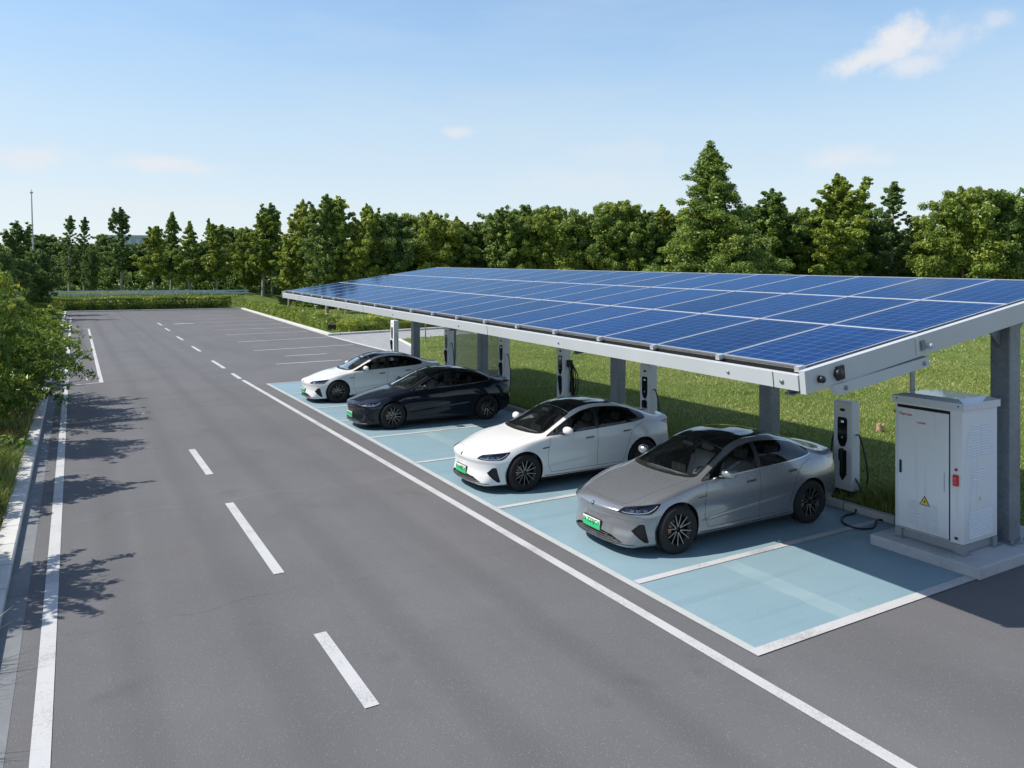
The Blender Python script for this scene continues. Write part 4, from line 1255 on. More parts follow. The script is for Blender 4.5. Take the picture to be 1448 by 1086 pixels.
# thicket under the wood: one mass
def thicket(name, pts, hgt, n, size, mat, seed, kind='stuff'):
    g = np.random.default_rng(seed)
    pts = np.array(pts, float)
    seg = np.linalg.norm(np.diff(pts[:, :2], axis=0), axis=1); cum = np.r_[0, np.cumsum(seg)]
    s = g.random(n)*cum[-1]
    cx = np.interp(s, cum, pts[:, 0]); cy = np.interp(s, cum, pts[:, 1]); cz = np.interp(s, cum, pts[:, 2])
    C = np.stack([cx+g.normal(size=n)*1.2, cy+g.normal(size=n)*1.2, cz+hgt*(g.random(n)**1.3)*.85], 1)
    P = clump_points(C, .55+.5*g.random(n), 40, g, .8)
    P[:, 2] = np.maximum(P[:, 2], .1)
    V, F = leaves(P, size, g, .3)
    o = link_mesh(name, np_mesh(name, V, F, mat, cols=(np.repeat(g.random(n), 40)*.6+.4*g.random(len(P)))))
    tag(o, 'dark undergrowth massed below the trees of the wood', 'undergrowth', kind=kind)
    return o
tp = [(*ground_at(px, d), z) for px, d, z in ((-80, 128, 2), (100, 130, 2), (300, 131, 2), (400, 126, 1), (470, 106, .1), (560, 101, .1), (800, 101, .1), (1100, 99, .1), (1300, 95, .1), (1520, 90, .1))]
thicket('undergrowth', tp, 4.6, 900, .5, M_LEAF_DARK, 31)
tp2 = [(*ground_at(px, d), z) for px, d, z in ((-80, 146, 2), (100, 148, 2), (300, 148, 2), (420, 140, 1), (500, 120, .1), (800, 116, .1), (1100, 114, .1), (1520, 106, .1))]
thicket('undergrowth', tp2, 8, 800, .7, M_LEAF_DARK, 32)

# clipped hedge along the far edge and loose shrub hedge along the right kerb
def hedge(name, pts, w, h, n, size, mat, seed, label, rag=.1, z0=.05):
    g = np.random.default_rng(seed)
    pts = np.array(pts, float)
    seg = np.linalg.norm(np.diff(pts, axis=0), axis=1); cum = np.r_[0, np.cumsum(seg)]
    s = g.random(n)*cum[-1]
    cx = np.interp(s, cum, pts[:, 0]); cy = np.interp(s, cum, pts[:, 1])
    i = np.clip(np.searchsorted(cum, s)-1, 0, len(seg)-1)
    d = np.diff(pts, axis=0)[i]/seg[i][:, None]
    hh = h*(1+rag*np.sin(s*.9+seed)+rag*.8*np.sin(s*2.7)+rag*.4*g.normal(size=n))
    # points on the shell of the box
    face = g.random(n)
    u = g.random(n)*2-1; v = g.random(n)
    off = np.where(face < .38, u, np.where(face < .74, -1, 1))*w/2
    zz = np.where(face < .38, 1.0, v)*hh
    off = off*(1-.25*(zz/h > .85)); off += g.normal(size=n)*.05
    P = np.stack([cx-d[:, 1]*off, cy+d[:, 0]*off, z0+zz+g.normal(size=n)*.05], 1)
    V, F = leaves(P, size, g, .35)
    o = link_mesh(name, np_mesh(name, V, F, mat, cols=(.5*g.random(n)+.5*(.5+.5*np.sin(s*1.9+3*np.sin(s*.37))))))
    tag(o, label, 'hedge')
    core = MB()
    for (a, b) in zip(pts, pts[1:]):
        a = Vector((a[0], a[1], 0)); b = Vector((b[0], b[1], 0)); dd = (b-a).normalized(); c = Vector((-dd.y, dd.x, 0))*w*.32; a = a+dd*1.2; b = b-dd*1.2
        core.prism([(a-c)[:2], (b-c)[:2], (b+c)[:2], (a+c)[:2]], z0-.02, z0+h*.5)
    core.build('twigs', M_BARKD, o)
    return o
hedge('hedge', [(-14, 113.4), (19.4, 113.6)], 1.3, 1.55, 26000, .20, M_LEAF_BUSH, 41, 'long clipped green hedge along the far end of the car park', .05)
hedge('hedge', [(21.9, 111.5), (20.35, 88), (18.25, 59.6)], 1.5, .85, 16000, .20, M_LEAF_YEL, 42, 'low yellow green shrub border along the right hand kerb', .16, .09)
hedge('hedge', [(18.2, 58.0), (22.5, 59.4), (34, 62.7)], 1.6, .8, 9000, .18, M_LEAF_YEL, 43, 'low shrub border turning beside the pale footpath', .2, .09)

# bushes of the left verge
def bush_meshes(h, r, seed, n=125, per=85, leaf=.135, mat=None, arch=.5):
    g = np.random.default_rng(seed)
    tr = MB(); C = []; RAD = []
    stems = 7
    for i in range(n):
        st = i % stems
        a = st*2*math.pi/stems+g.normal()*.55
        t = g.random()**.8
        R = r*(.25+.75*g.random())*math.sin(math.pi*(.18+.72*t))**.7
        z = h*(.12+.86*t)
        end = np.array([math.cos(a)*R, math.sin(a)*R, z])
        base = np.array([math.cos(a)*.08*st/stems, math.sin(a)*.08, max(.0, z*.25)])
        if i % 3 == 0: limb_tubes(tr, [(base, end, .022*(1-t)+.010, .004)], 5)
        C.append(end); RAD.append(r*(.13+.12*g.random()))
        # trailing twig with leaves set along it
        if i % 4 == 0:
            tip = end+np.array([math.cos(a), math.sin(a), .25*g.normal()])*r*(.35+.3*g.random())
            limb_tubes(tr, [(end, tip, .008, .003)], 4)
            for q in (.2, .4, .6, .8, 1.0): C.append(end+(tip-end)*q+g.normal(size=3)*.03); RAD.append(r*(.085-.035*q))
    for st in range(stems):
        a = st*2*math.pi/stems
        limb_tubes(tr, [((.05*math.cos(a), .05*math.sin(a), 0), (math.cos(a)*r*.45, math.sin(a)*r*.45, h*.62), .035, .012)], 6)
    C = np.array(C); RAD = np.array(RAD)
    P, out = clump_points(C, RAD, per, g, .7, True); P[:, 2] = np.maximum(P[:, 2], .05)
    cv = np.repeat(g.random(len(C)), per)
    keep = g.random(len(P)) < np.repeat((RAD/np.percentile(RAD, 80))**1.4, per).clip(.16, 1)
    P = P[keep]; out = out[keep]; cv = cv[keep]
    V, F = leaves(P, leaf, g, .2, .45, .45, out)
    return tr.mesh('stem', M_BARKD), np_mesh('foliage', V, F, mat or M_LEAF_BUSH, cols=(cv*.5+.5*g.random(len(P))).clip(0, 1))
B1 = bush_meshes(3.6, 1.75, 51); B2 = bush_meshes(4.0, 1.6, 52, mat=M_LEAF_YEL); B3 = bush_meshes(3.2, 1.7, 53, mat=M_LEAF_MID)
BUSH = (B1, B2, B3)
def bush(k, x, y, s, sz, label, rz=0, name='roadside_bush'):
    e = empty(name, (x, y, .07), rz); e.scale = (s, s, sz)
    tag(e, label, 'bush', 'bushes along the left verge')
    link_mesh('stem', BUSH[k][0], e); link_mesh('foliage', BUSH[k][1], e)
    return e

def branchy_meshes(seed):
    """a loose shrub whose long thin branches arch towards +X"""
    g = np.random.default_rng(seed); tr = MB(); P = []; cv = []
    for i in range(26):
        a = R_(-75+150*g.random()); L = 1.1+1.7*g.random(); z0 = .6+1.6*g.random(); rise = .4+1.1*g.random()
        pts = []
        for q in np.linspace(0, 1, 8):
            pts.append((math.cos(a)*L*q, math.sin(a)*L*q+.05*g.normal(), z0+rise*math.sin(q*2.2)-.5*q*q+.03*g.normal()))
        tr.tube([(.05*math.cos(a), .05*math.sin(a), 0)]+pts, .016, 5, 0, True, .003)
        c = g.random()
        for q in np.linspace(.18, 1.0, 26):
            k = q*7; j = min(6, int(k)); f = k-j
            p = np.array(pts[j])*(1-f)+np.array(pts[j+1])*f
            for m in range(5): P.append(p+g.normal(size=3)*.075); cv.append(c)
            if g.random() < .35:
                d = unit(g.normal(size=3))*.28
                for m in range(8): P.append(p+d*(m/7)+g.normal(size=3)*.045); cv.append(c)
    P = np.array(P); V, F = leaves(P, .13, g, .1, .42, .4)
    return tr.mesh('stem', M_BARKD), np_mesh('foliage', V, F, M_LEAF_BUSH, cols=(np.array(cv)*.5+.5*g.random(len(P))))
BR = branchy_meshes(88)
VB = [(2, -3.05, 13.3, .92, 1.02), (0, -3.1, 16.3, .60, .62), (1, -2.9, 18.8, .80, 1.02), (0, -2.6, 22.8, .80, 1.22), (1, -2.6, 25.4, .8, .50), (1, -2.5, 28.6, .95, 1.12), (0, -2.3, 31.8, .9, .55), (2, -2.3, 35.2, .9, .5), (0, -2.3, 39.2, .9, .44),
      (1, -2.2, 44, .95, .38), (2, -2.2, 49.5, 1.0, .42), (0, -2.3, 56, 1.0, .36), (1, -2.4, 63, 1.05, .36), (2, -2.5, 72, 1.1, .42), (0, -2.6, 82, 1.1, .40), (1, -2.7, 93, 1.2, .42),
      (1, -4.9, 26.2, 1.0, 1.05), (1, -4.7, 31.2, 1.1, 1.10), (0, -4.9, 37.5, 1.2, .95), (1, -5.4, 46, 1.3, .9), (0, -6, 57, 1.5, .85), (1, -7, 71, 1.6, .95)]
vl = {0: 'leafy green bush', 1: 'yellowish leafed bush', 2: 'mid green loose bush'}
for i, (k, x, y, s, sz) in enumerate(VB):
    if i < 16: lb = '%s overhanging the left kerb, %s along the road from the camera' % (vl[k], ORD[i])
    else: lb = '%s in the back rank of the left verge, %s from the camera' % (vl[k], ORD[i-16])
    bush(k, x, y, s, sz, lb, i*1.37)

for (x, y, sz, rz, lb) in ((-2.15, 26.0, .95, .1, 'loose bush with long leafy branches reaching out over the left kerb'), (-2.45, 30.4, 1.05, -.3, 'open branched bush leaning over the kerb behind the nearer loose bush')):
    e = empty('roadside_bush', (x, y, .07), rz); e.scale = (1, 1, sz); tag(e, lb, 'bush', 'bushes along the left verge')
    link_mesh('stem', BR[0], e); link_mesh('foliage', BR[1], e)

def blades(name, P, hgt, wid, mat, seed, lean=.45, kind='stuff', label=None):
    g = np.random.default_rng(seed); n = len(P)
    a = g.random(n)*2*math.pi
    hv = .5+.5*np.sin(P[:, 0]*1.7+2*np.sin(P[:, 1]*1.3))*np.sin(P[:, 1]*1.9+1.3*np.sin(P[:, 0]*.8))
    h = hgt*(.5+.8*g.random(n))*(.70+.6*hv**2); w = wid*(.6+.8*g.random(n))
    dx = np.cos(a); dy = np.sin(a); b = g.random(n)*2*math.pi; L = h*lean*g.random(n)*1.6
    off = np.stack([np.cos(b)*L, np.sin(b)*L, h], 1)
    A = P+np.stack([dx*w/2, dy*w/2, 0*w], 1); B = P-np.stack([dx*w/2, dy*w/2, 0*w], 1)
    M = P+off*np.array([.35, .35, .62])
    M1 = M+np.stack([dx*w*.4, dy*w*.4, 0*w], 1); M2 = M-np.stack([dx*w*.4, dy*w*.4, 0*w], 1)
    V = np.stack([A, B, M2, M1, P+off], 1).reshape(-1, 3)
    o0 = np.arange(n)*5
    F1 = np.stack([o0, o0+1, o0+2, o0+3], 1); F2 = np.stack([o0+3, o0+2, o0+4, o0+4], 1)
    # the tip as a triangle, kept in a second face list
    V4 = V; me = bpy.data.meshes.new(name)
    F2 = F2[:, :3]
    me.vertices.add(len(V4)); me.vertices.foreach_set('co', np.ascontiguousarray(V4, np.float32).ravel())
    tot = np.concatenate([np.full(n, 4), np.full(n, 3)]).astype(np.int32)
    st = np.r_[0, np.cumsum(tot)[:-1]].astype(np.int32)
    me.loops.add(7*n); me.loops.foreach_set('vertex_index', np.concatenate([F1.ravel(), F2.ravel()]).astype(np.int32))
    me.polygons.add(2*n); me.polygons.foreach_set('loop_start', st); me.polygons.foreach_set('loop_total', tot)
    me.materials.append(mat); me.update(calc_edges=True)
    at = me.attributes.new('vary', 'FLOAT', 'FACE')
    patch = .5+.28*np.sin(P[:, 0]*.55+1.3*np.sin(P[:, 1]*.31))+.22*np.sin(P[:, 1]*.83+P[:, 0]*.37)
    v = (.5*patch+.5*g.random(n)).clip(0, 1)
    at.data.foreach_set('value', np.concatenate([v, v]).astype(np.float32))
    o = link_mesh(name, me); tag(o, label, 'grass', kind=kind)
    return o

def in_poly(P, poly):
    return poly_sdf(P, poly)[0] < 0
def scatter(poly, n, g, ymax=None):
    poly = np.array(poly); lo = poly.min(0); hi = poly.max(0)
    P = lo+g.random((int(n), 2))*(hi-lo)
    return P[in_poly(P, poly)]
gg = np.random.default_rng(77)
def clumpy(P, g, keep=.35):
    v = .5+.35*np.sin(P[:, 0]*1.9+2*np.sin(P[:, 1]*1.1))+.35*np.sin(P[:, 1]*2.3+1.7*np.sin(P[:, 0]*.9))
    return P[g.random(len(P)) < keep+(1-keep)*v.clip(0, 1)]
# lawn, near part dense, far part coarser
LP = [(12.34, 7.7), (13.3, 7.7), (13.3, 5.95), (32, 5.95), (40, 30), (30, 42), (18.6, 42.5), (16.2, 37.8), (12.36, 33)]
P = clumpy(scatter(LP, 460000, gg), gg)
blades('grass', np.c_[P, np.full(len(P), .09)], .078, .016, M_BLADE, 61, 1.0, label='uneven green lawn grass behind the charging bays')
LP2 = [(28, 6), (90, 6), (120, 70), (60, 62), (42, 56.3), (20, 49.6), (18.6, 43), (30, 41)]
P = clumpy(scatter(LP2, 150000, gg), gg)
blades('grass', np.c_[P, np.full(len(P), .09)], .11, .040, M_BLADE, 62, .9, label='open lawn grass reaching to the wood')
P = clumpy(scatter([(17.2, 57), (22, 58.2), (42, 63.8), (90, 84), (60, 100), (21, 111)], 60000, gg), gg)
blades('grass', np.c_[P, np.full(len(P), .09)], .22, .05, M_BLADE, 63, .6, label='lawn grass round the trunks of the young trees')
# longer, weedy strip just behind the kerb and under the canopy edge
P = np.c_[12.36+gg.random(14000)**1.6*1.6, 7.8+gg.random(14000)*25]
blades('grass', np.c_[P, np.full(len(P), .09)], .22, .016, M_BLADE, 64, .7, label='longer dark grass growing behind the bay kerb')
P = np.c_[12.5+gg.random(2600)*.9, 7.75+gg.random(2600)*1.35]
P = P[(np.abs(P[:, 0]-12.7) > .34) | (np.abs(P[:, 1]-9.31) > .40)]
blades('grass', np.c_[P, np.full(len(P), .09)], .40, .018, M_BLADE, 68, .7, label='tall dark grass between the nearest charging post and the cabinet')
# verge on the left
P = np.c_[-1.03-gg.random(42000)**1.3*4.0, 6+gg.random(42000)*36]
blades('grass', np.c_[P, np.full(len(P), .075)], .24, .014, M_BLADED, 65, .7, label='dry weedy grass along the left kerb')
P = np.c_[-1.02-gg.random(9000)*.9, 7+gg.random(9000)*20]
k = np.sin(P[:, 1]*1.6)+np.sin(P[:, 1]*.7+1) > .2
blades('grass', np.c_[P[k], np.full(k.sum(), .075)], .42, .014, M_BLADE, 66, .7, label='tall green grass tufts leaning over the left kerb')
# bank behind the hedge
P = np.c_[-30+gg.random(16000)*52, 114.5+gg.random(16000)*8]
z = .07+2.2*smoothstep(113.2, 121, P[:, 1])*(1-smoothstep(20, 42, P[:, 0]))
blades('grass', np.c_[P, z], .30, .07, M_BLADE, 67, .6, label='grass on the bank behind the far hedge')
# ------------------------------------------------------------------ solar canopy
def galv(name, col, metal=.55, rough=.45):
    t = NT(name)
    co = t.coord()
    n = t.n('ShaderNodeTexVoronoi', ins={'Vector': co, 'Scale': 26.0}).outputs['Color']
    n2 = t.noise(co, 1.3, 6, .65)
    v = t.math('ADD', t.math('MULTIPLY', t.n('ShaderNodeSeparateColor', ins={0: n}).outputs[0], .25), t.math('MULTIPLY', n2, .75))
    c = t.ramp(v, [(.25, tuple(x*.72 for x in col)), (.7, tuple(min(.9, x*1.12) for x in col))])
    st = t.noise(t.n('ShaderNodeMapping', ins={'Vector': co, 'Scale': (5, 5, .4)}).outputs[0], 1, 4)
    c = t.mix(t.math('MULTIPLY', t.n('ShaderNodeMapRange', ins={'Value': st, 'From Min': .55, 'From Max': .75}).outputs[0], .25), c, tuple(x*.6 for x in col))
    t.bsdf(Base_Color=c, Metallic=metal, Roughness=t.math('MULTIPLY_ADD', v, .2, rough-.1))
    return t.m
M_BEAM = simple('beam_white_steel', (.47, .50, .52), .42, .15, .07, 1.5)
M_POST = galv('post_galvanised', (.22, .25, .28), .45, .5)
M_ALU = simple('panel_frame_aluminium', (.60, .61, .63), .35, .6, .05, 8)
def solar_mat():
    t = NT('solar_cells')
    co = t.coord()
    sp = t.n('ShaderNodeSeparateXYZ', ins={0: co}).outputs
    def grid(sock, pitch, w):
        f = t.math('FRACT', t.math('DIVIDE', sock, pitch))
        return t.math('LESS_THAN', t.math('ABSOLUTE', t.math('SUBTRACT', f, .5)), w/pitch/2)
    gx = grid(sp['X'], PROW/12, .007); gy = grid(sp['Y'], PCOL/6, .007)
    bus = grid(sp['Y'], PCOL/6/4, .0035)
    line = t.math('MAXIMUM', gx, gy)
    cx = t.math('FLOOR', t.math('DIVIDE', sp['X'], PROW/12)); cy = t.math('FLOOR', t.math('DIVIDE', sp['Y'], PCOL/6))
    wn = t.n('ShaderNodeTexWhiteNoise', noise_dimensions='3D')
    t.l(t.n('ShaderNodeCombineXYZ', ins={0: cx, 1: cy, 2: t.n('ShaderNodeObjectInfo').outputs['Random']}).outputs[0], wn.inputs['Vector'])
    cell = t.mix(wn.outputs['Value'], (.0025, .015, .068), (.004, .024, .100))
    cry = t.n('ShaderNodeTexVoronoi', ins={'Vector': co, 'Scale': 42.0}).outputs['Color']
    cell = t.mix(t.math('MULTIPLY', t.n('ShaderNodeSeparateColor', ins={0: cry}).outputs[0], .5), cell, (.006, .030, .110))
    c = t.mix(t.math('MULTIPLY', bus, .08), cell, (.30, .36, .46))
    c = t.mix(t.math('MULTIPLY', line, .30), c, (.32, .38, .48))
    dust = t.noise(co, .9, 6, .62)
    stk = t.noise(t.n('ShaderNodeMapping', ins={'Vector': co, 'Scale': (.5, 3.2, 1)}).outputs[0], 1.2, 5, .6)
    dv = t.n('ShaderNodeMapRange', ins={'Value': t.math('ADD', t.math('MULTIPLY', dust, .5), t.math('MULTIPLY', stk, .5)), 'From Min': .52, 'From Max': .78}).outputs[0]
    c = t.mix(t.math('MULTIPLY', dv, .08), c, (.30, .38, .42))
    tone = t.math('MULTIPLY_ADD', t.n('ShaderNodeObjectInfo').outputs['Random'], .36, .82)
    c = t.mix(1.0, c, t.n('ShaderNodeCombineColor', ins={0: tone, 1: tone, 2: tone}).outputs[0], 'MULTIPLY')
    df = t.n('ShaderNodeBsdfDiffuse', ins={'Color': c})
    gl = t.n('ShaderNodeBsdfGlossy', ins={'Color': (.50, .74, 1, 1), 'Roughness': t.math('MULTIPLY_ADD', dv, .22, .07)})
    face = t.math('SUBTRACT', 1.0, t.n('ShaderNodeLayerWeight', ins={'Blend': .5}).outputs['Facing'])
    q = t.math('POWER', t.math('SUBTRACT', 1.0, face), 7.0)           # anti-reflective glass: weak Schlick curve
    mx = t.n('ShaderNodeMixShader', ins={0: t.math('MULTIPLY_ADD', q, .62, .015)})
    t.l(df.outputs[0], mx.inputs[1]); t.l(gl.outputs[0], mx.inputs[2]); t.l(mx.outputs[0], t.out.inputs[0])
    return t.m
NCOL, NROW = 19, 3
CX0, CY0, CY1, CZ0 = 7.58, 6.13, 31.65, 3.10
CTILT = R_(8.6); CRISE = math.atan(.0227)
PROW = 2.265; PCOL = (CY1-CY0)/NCOL
# canopy plane: origin at the near front corner, e1 up the slope (+X), e2 along the row (+Y)
e2 = Vector((0, math.cos(CRISE), math.sin(CRISE)))
e1 = Vector((math.cos(CTILT), 0, math.sin(CTILT)))
nrm = e1.cross(e2).normalized(); e1 = e2.cross(nrm).normalized()
CM = Matrix((e1, e2, nrm)).transposed().to_4x4(); CM.translation = Vector((CX0, CY0, CZ0))
M_SOLAR = solar_mat()
canopy = empty('solar_canopy', (CX0, CY0, 0))
tag(canopy, 'long open steel carport roofed with three rows of blue solar panels', 'solar canopy')
inv = Matrix.Translation((-CX0, -CY0, 0))
LW = NROW*PROW; LL = NCOL*PCOL/math.cos(CRISE)
def cbuild(mb, name, mats, parent=canopy):
    o = mb.build(name, mats, parent); return o
CMI = inv @ CM
# panels (local: X up slope, Y along row, Z out of the glass)
pb = MB()
fw, ft = .019, .040
pb.box(.008, PROW-.008, .008, .008+fw, -ft, .006, 1); pb.box(.008, PROW-.008, PCOL-.008-fw, PCOL-.008, -ft, .006, 1)
pb.box(.008, .008+fw, .008+fw, PCOL-.008-fw, -ft, .006, 1); pb.box(PROW-.008-fw, PROW-.008, .008+fw, PCOL-.008-fw, -ft, .006, 1)
pb.box(.008+fw, PROW-.008-fw, .008+fw, PCOL-.008-fw, -.006, 0, 0); pb.box(.008+fw, PROW-.008-fw, .008+fw, PCOL-.008-fw, -.012, -.0062, 2)
PANEL_ME = pb.mesh('solar_panel', [M_SOLAR, M_ALU, simple('panel_backsheet', (.16, .165, .17), .6)])
for r in range(NROW):
    for c in range(NCOL):
        o = link_mesh('solar_panel', PANEL_ME, canopy)
        o.matrix_local = CMI @ Matrix.Translation((r*PROW, c*PCOL/math.cos(CRISE), .05))
# white clamp strips between the panels
for r in range(NROW+1):
    mb = MB(); x = min(max(r*PROW, .02), LW-.02)
    mb.box(x-.012, x+.012, 0, LL, .012, .060, 0, CMI); cbuild(mb, 'clamp_rail', M_ALU)
for c in range(NCOL+1):
    y = min(max(c*PCOL/math.cos(CRISE), .05), LL-.05)
    mb = MB(); mb.box(-.075, .03, y-.035, y+.035, .0, .064, 0, CMI); cbuild(mb, 'end_clamp', M_ALU)
# front beam with shade painted as a black strip under the panels
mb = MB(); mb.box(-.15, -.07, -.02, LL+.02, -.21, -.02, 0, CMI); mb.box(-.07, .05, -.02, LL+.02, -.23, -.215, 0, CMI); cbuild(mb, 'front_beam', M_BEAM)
mb = MB(); mb.box(-.069, .03, .0, LL, -.09, -.055, 0, CMI); mb.box(.012, .03, .0, LL, -.0551, .0065, 0, CMI); cbuild(mb, 'gutter', M_GAP)  # black strip standing for shade in the gap, no rainwater gutter; blocks sun leaks
mb = MB(); mb.box(LW+.015, LW+.10, -.02, LL+.02, -.20, .03, 0, CMI); cbuild(mb, 'rear_beam', M_BEAM)
for y0 in (-.125, LL+.045):
    mb = MB(); mb.box(-.15, LW+.10, y0, y0+.08, -.235, .045, 0, CMI)
    cbuild(mb, 'end_beam', M_BEAM)
# dark rubber seal just inside the end beam
mb = MB(); mb.box(.06, LW-.05, -.045, -.003, -.05, .045, 0, CMI); cbuild(mb, 'edge_seal', M_GAP)
# splice plate, brackets and bolts on the near end
mb = MB()
mb.box(2.02, 2.06, -.138, -.125, -.20, .03, 0, CMI); mb.box(2.12, 2.20, -.150, -.125, -.16, -.03, 1, CMI)
cbuild(mb, 'splice_plate', [M_ALU, M_POST])
for x in (.10, .42, 2.28):
    mb = MB()
    Mb = CMI @ Matrix.Translation((x, -.125, -.10 if x < 1 else -.12)) @ Matrix.Rotation(R_(90), 4, 'X')
    rr = {.10: .045, .42: .065, 2.28: .035}[x]
    mb.lathe([(rr, 0), (rr, .05), (rr*.8, .065), (0, .068)], Mb, 16, 0)
    if x == .42: mb.box(-.02, .11, -.085, .085, 0, .03, 0, Mb)
    cbuild(mb, 'end_fitting', M_TRIMB if x < 1 else M_BEAM)
mb = MB()
for c in range(1, NCOL, 3):
    y = c*PCOL/math.cos(CRISE)
    Mb = CMI @ Matrix.Translation((-.15, y-.25, -.12)) @ Matrix.Rotation(R_(-90), 4, 'Y')
    mb.lathe([(.022, 0), (.022, .012), (0, .016)], Mb, 8, 0)
mb.lathe([(.03, 0), (.03, .012), (0, .016)], CMI @ Matrix.Translation((-.15, .22, -.12)) @ Matrix.Rotation(R_(-90), 4, 'Y'), 10, 0)
o = cbuild(mb, 'bolt', M_POST); o['kind'] = 'stuff'
for y in (.35, 7.8, 15.6, 23.0):
    mb = MB(); mb.box(-.1525, -.149, y-.006, y+.006, -.23, -.02, 0, CMI); cbuild(mb, 'beam_joint', M_GAP)
# channel brace below the near end
mb = MB()
a = inv @ Vector((8.02, 5.98, 2.865)); b = inv @ Vector((9.86, 5.98, 3.105))
d = (b-a).normalized(); up = Vector((0, 1, 0)).cross(d)*-1
Mb = Matrix((d, Vector((0, 1, 0)), d.cross(Vector((0, 1, 0))))).transposed().to_4x4(); Mb.translation = a
Lb = (b-a).length
mb.add([Mb @ Vector(p) for p in ((-.10, 0, .07), (Lb, 0, .07), (Lb, 0, -.06), (.0, 0, -.07), (-.10, .09, .07), (Lb, .09, .07), (Lb, .09, -.06), (.0, .09, -.07))],
       [(0, 1, 2, 3), (4, 7, 6, 5), (0, 4, 5, 1), (1, 5, 6, 2), (2, 6, 7, 3), (3, 7, 4, 0)], 0)
for x in (.12, Lb-.12): mb.lathe([(.028, 0), (.028, .016), (0, .02)], Mb @ Matrix.Translation((x, 0, 0)) @ Matrix.Rotation(R_(90), 4, 'X'), 10, 1)
cbuild(mb, 'channel_brace', [M_BEAM, M_POST])
mb = MB(); p = inv @ Vector((11.95, 7.52, CZ0+math.tan(CTILT)*4.3-.15))
mb.tube([p, p+Vector((0, 0, -1.0)), p+Vector((0, 0, -3.3))], .024, 8, 0); mb.tube([p+Vector((-.05, -.02, -.75)), p+Vector((-.05, -.02, -3.3))], .04, 8, 1)
mb.tube([p+Vector((-.05, -.02, -.78)), p+Vector((-.15, -.02, -.66))], .02, 6, 1); mb.tube([p+Vector((-.05, -.02, -.78)), p+Vector((.06, -.02, -.64))], .02, 6, 1)
cbuild(mb, 'conduit_drop', [M_POST, M_BEAM])
# columns with base plates, haunches and cantilever rafters
COLX = 12.55
for i, y in enumerate((6.40, 11.02, 16.1, 23.8, 29.9)):
    yl = (y-CY0)/math.cos(CRISE); xl = (COLX-CX0)/math.cos(CTILT)
    top = (CM @ Vector((xl, yl, -.30))).z
    x, yy = COLX-CX0, y-CY0
    mb = MB(); mb.bbox(x-.15, x+.15, yy-.15, yy+.15, .17 if i == 0 else .05, top, .02)
    col = cbuild(mb, 'column', M_POST)
    bp = MB(); zz = .165 if i == 0 else .09
    bp.box(x-.24, x+.24, yy-.24, yy+.24, zz-.02, zz+.022)
    for sx in (-.19, .19):
        for sy in (-.19, .19): bp.lathe([(.022, 0), (.022, .03), (.0, .032)], Matrix.Translation((x+sx, yy+sy, zz+.022)), 8)
    bp.build('base_plate', M_POST, col)
    for sx in (-1, 1):
        hp = MB()
        hp.add([(x+sx*.15, yy-.012, top-.02), (x+sx*.62, yy-.012, top+.05*sx+.02), (x+sx*.15, yy-.012, top-.42), (x+sx*.15, yy+.012, top-.02), (x+sx*.62, yy+.012, top+.05*sx+.02), (x+sx*.15, yy+.012, top-.42)],
               [(0, 1, 2), (5, 4, 3), (0, 3, 4, 1), (1, 4, 5, 2), (2, 5, 3, 0)])
        hp.build('haunch_plate', M_POST, col)
    rf = MB()
    rf.box(.0, LW, yl-.06, yl+.06, -.225, -.205, 0, CMI); rf.box(.0, LW, yl-.06, yl+.06, -.335, -.315, 0, CMI); rf.box(.0, LW, yl-.012, yl+.012, -.315, -.225, 0, CMI)
    cbuild(rf, 'rafter', M_POST)
for x in (.55, 1.7, 2.8, 3.9, 5.0, 6.2):
    mb = MB(); mb.box(x-.03, x+.03, .0, LL, -.19, -.045, 0, CMI); cbuild(mb, 'purlin', M_POST)
# ------------------------------------------------------------------ chargers
M_WHITE = simple('charger_white', (.72, .74, .77), .38, 0, .05, 6, 0, .2)
def grimy(name, col, rough):
    t = NT(name)
    co = t.coord(); z = t.n('ShaderNodeSeparateXYZ', ins={0: co}).outputs['Z']
    st = t.noise(t.n('ShaderNodeMapping', ins={'Vector': co, 'Scale': (9, 9, .5)}).outputs[0], 1.0, 5, .6)
    n = t.noise(co, 3, 6, .65)
    foot = t.math('MULTIPLY', t.n('ShaderNodeMapRange', ins={'Value': z, 'From Min': .75, 'From Max': .12}).outputs[0], n)
    run = t.math('MULTIPLY', t.n('ShaderNodeMapRange', ins={'Value': st, 'From Min': .54, 'From Max': .74}).outputs[0], .30)
    c = t.mix(run, col, tuple(v*.62 for v in col))
    c = t.mix(t.math('MULTIPLY', foot, .7), c, (.27, .25, .22))
    t.bsdf(Base_Color=c, Roughness=t.math('MULTIPLY_ADD', n, .2, rough-.1))
    return t.m
M_CABW = grimy('cabinet_white', (.68, .70, .73), .42)
M_CABT = simple('cabinet_roof', (.58, .62, .67), .22, .0, .05, 3, 0, .6)
M_SCRN = simple('screen_black', (.008, .009, .012), .12, 0, .1, 4)
M_CABLE = simple('cable_rubber', (.010, .010, .011), .55)
M_RED = simple('switch_red', (.55, .015, .02), .4)
M_REDT = simple('red_lettering', (.50, .03, .07), .5)
M_YEL = simple('warning_yellow', (.80, .48, .01), .5)
M_BLK = simple('marking_black', (.01, .01, .01), .6)
M_STEEL = simple('plinth_steel', (.30, .32, .34), .45, .5, .1, 6)
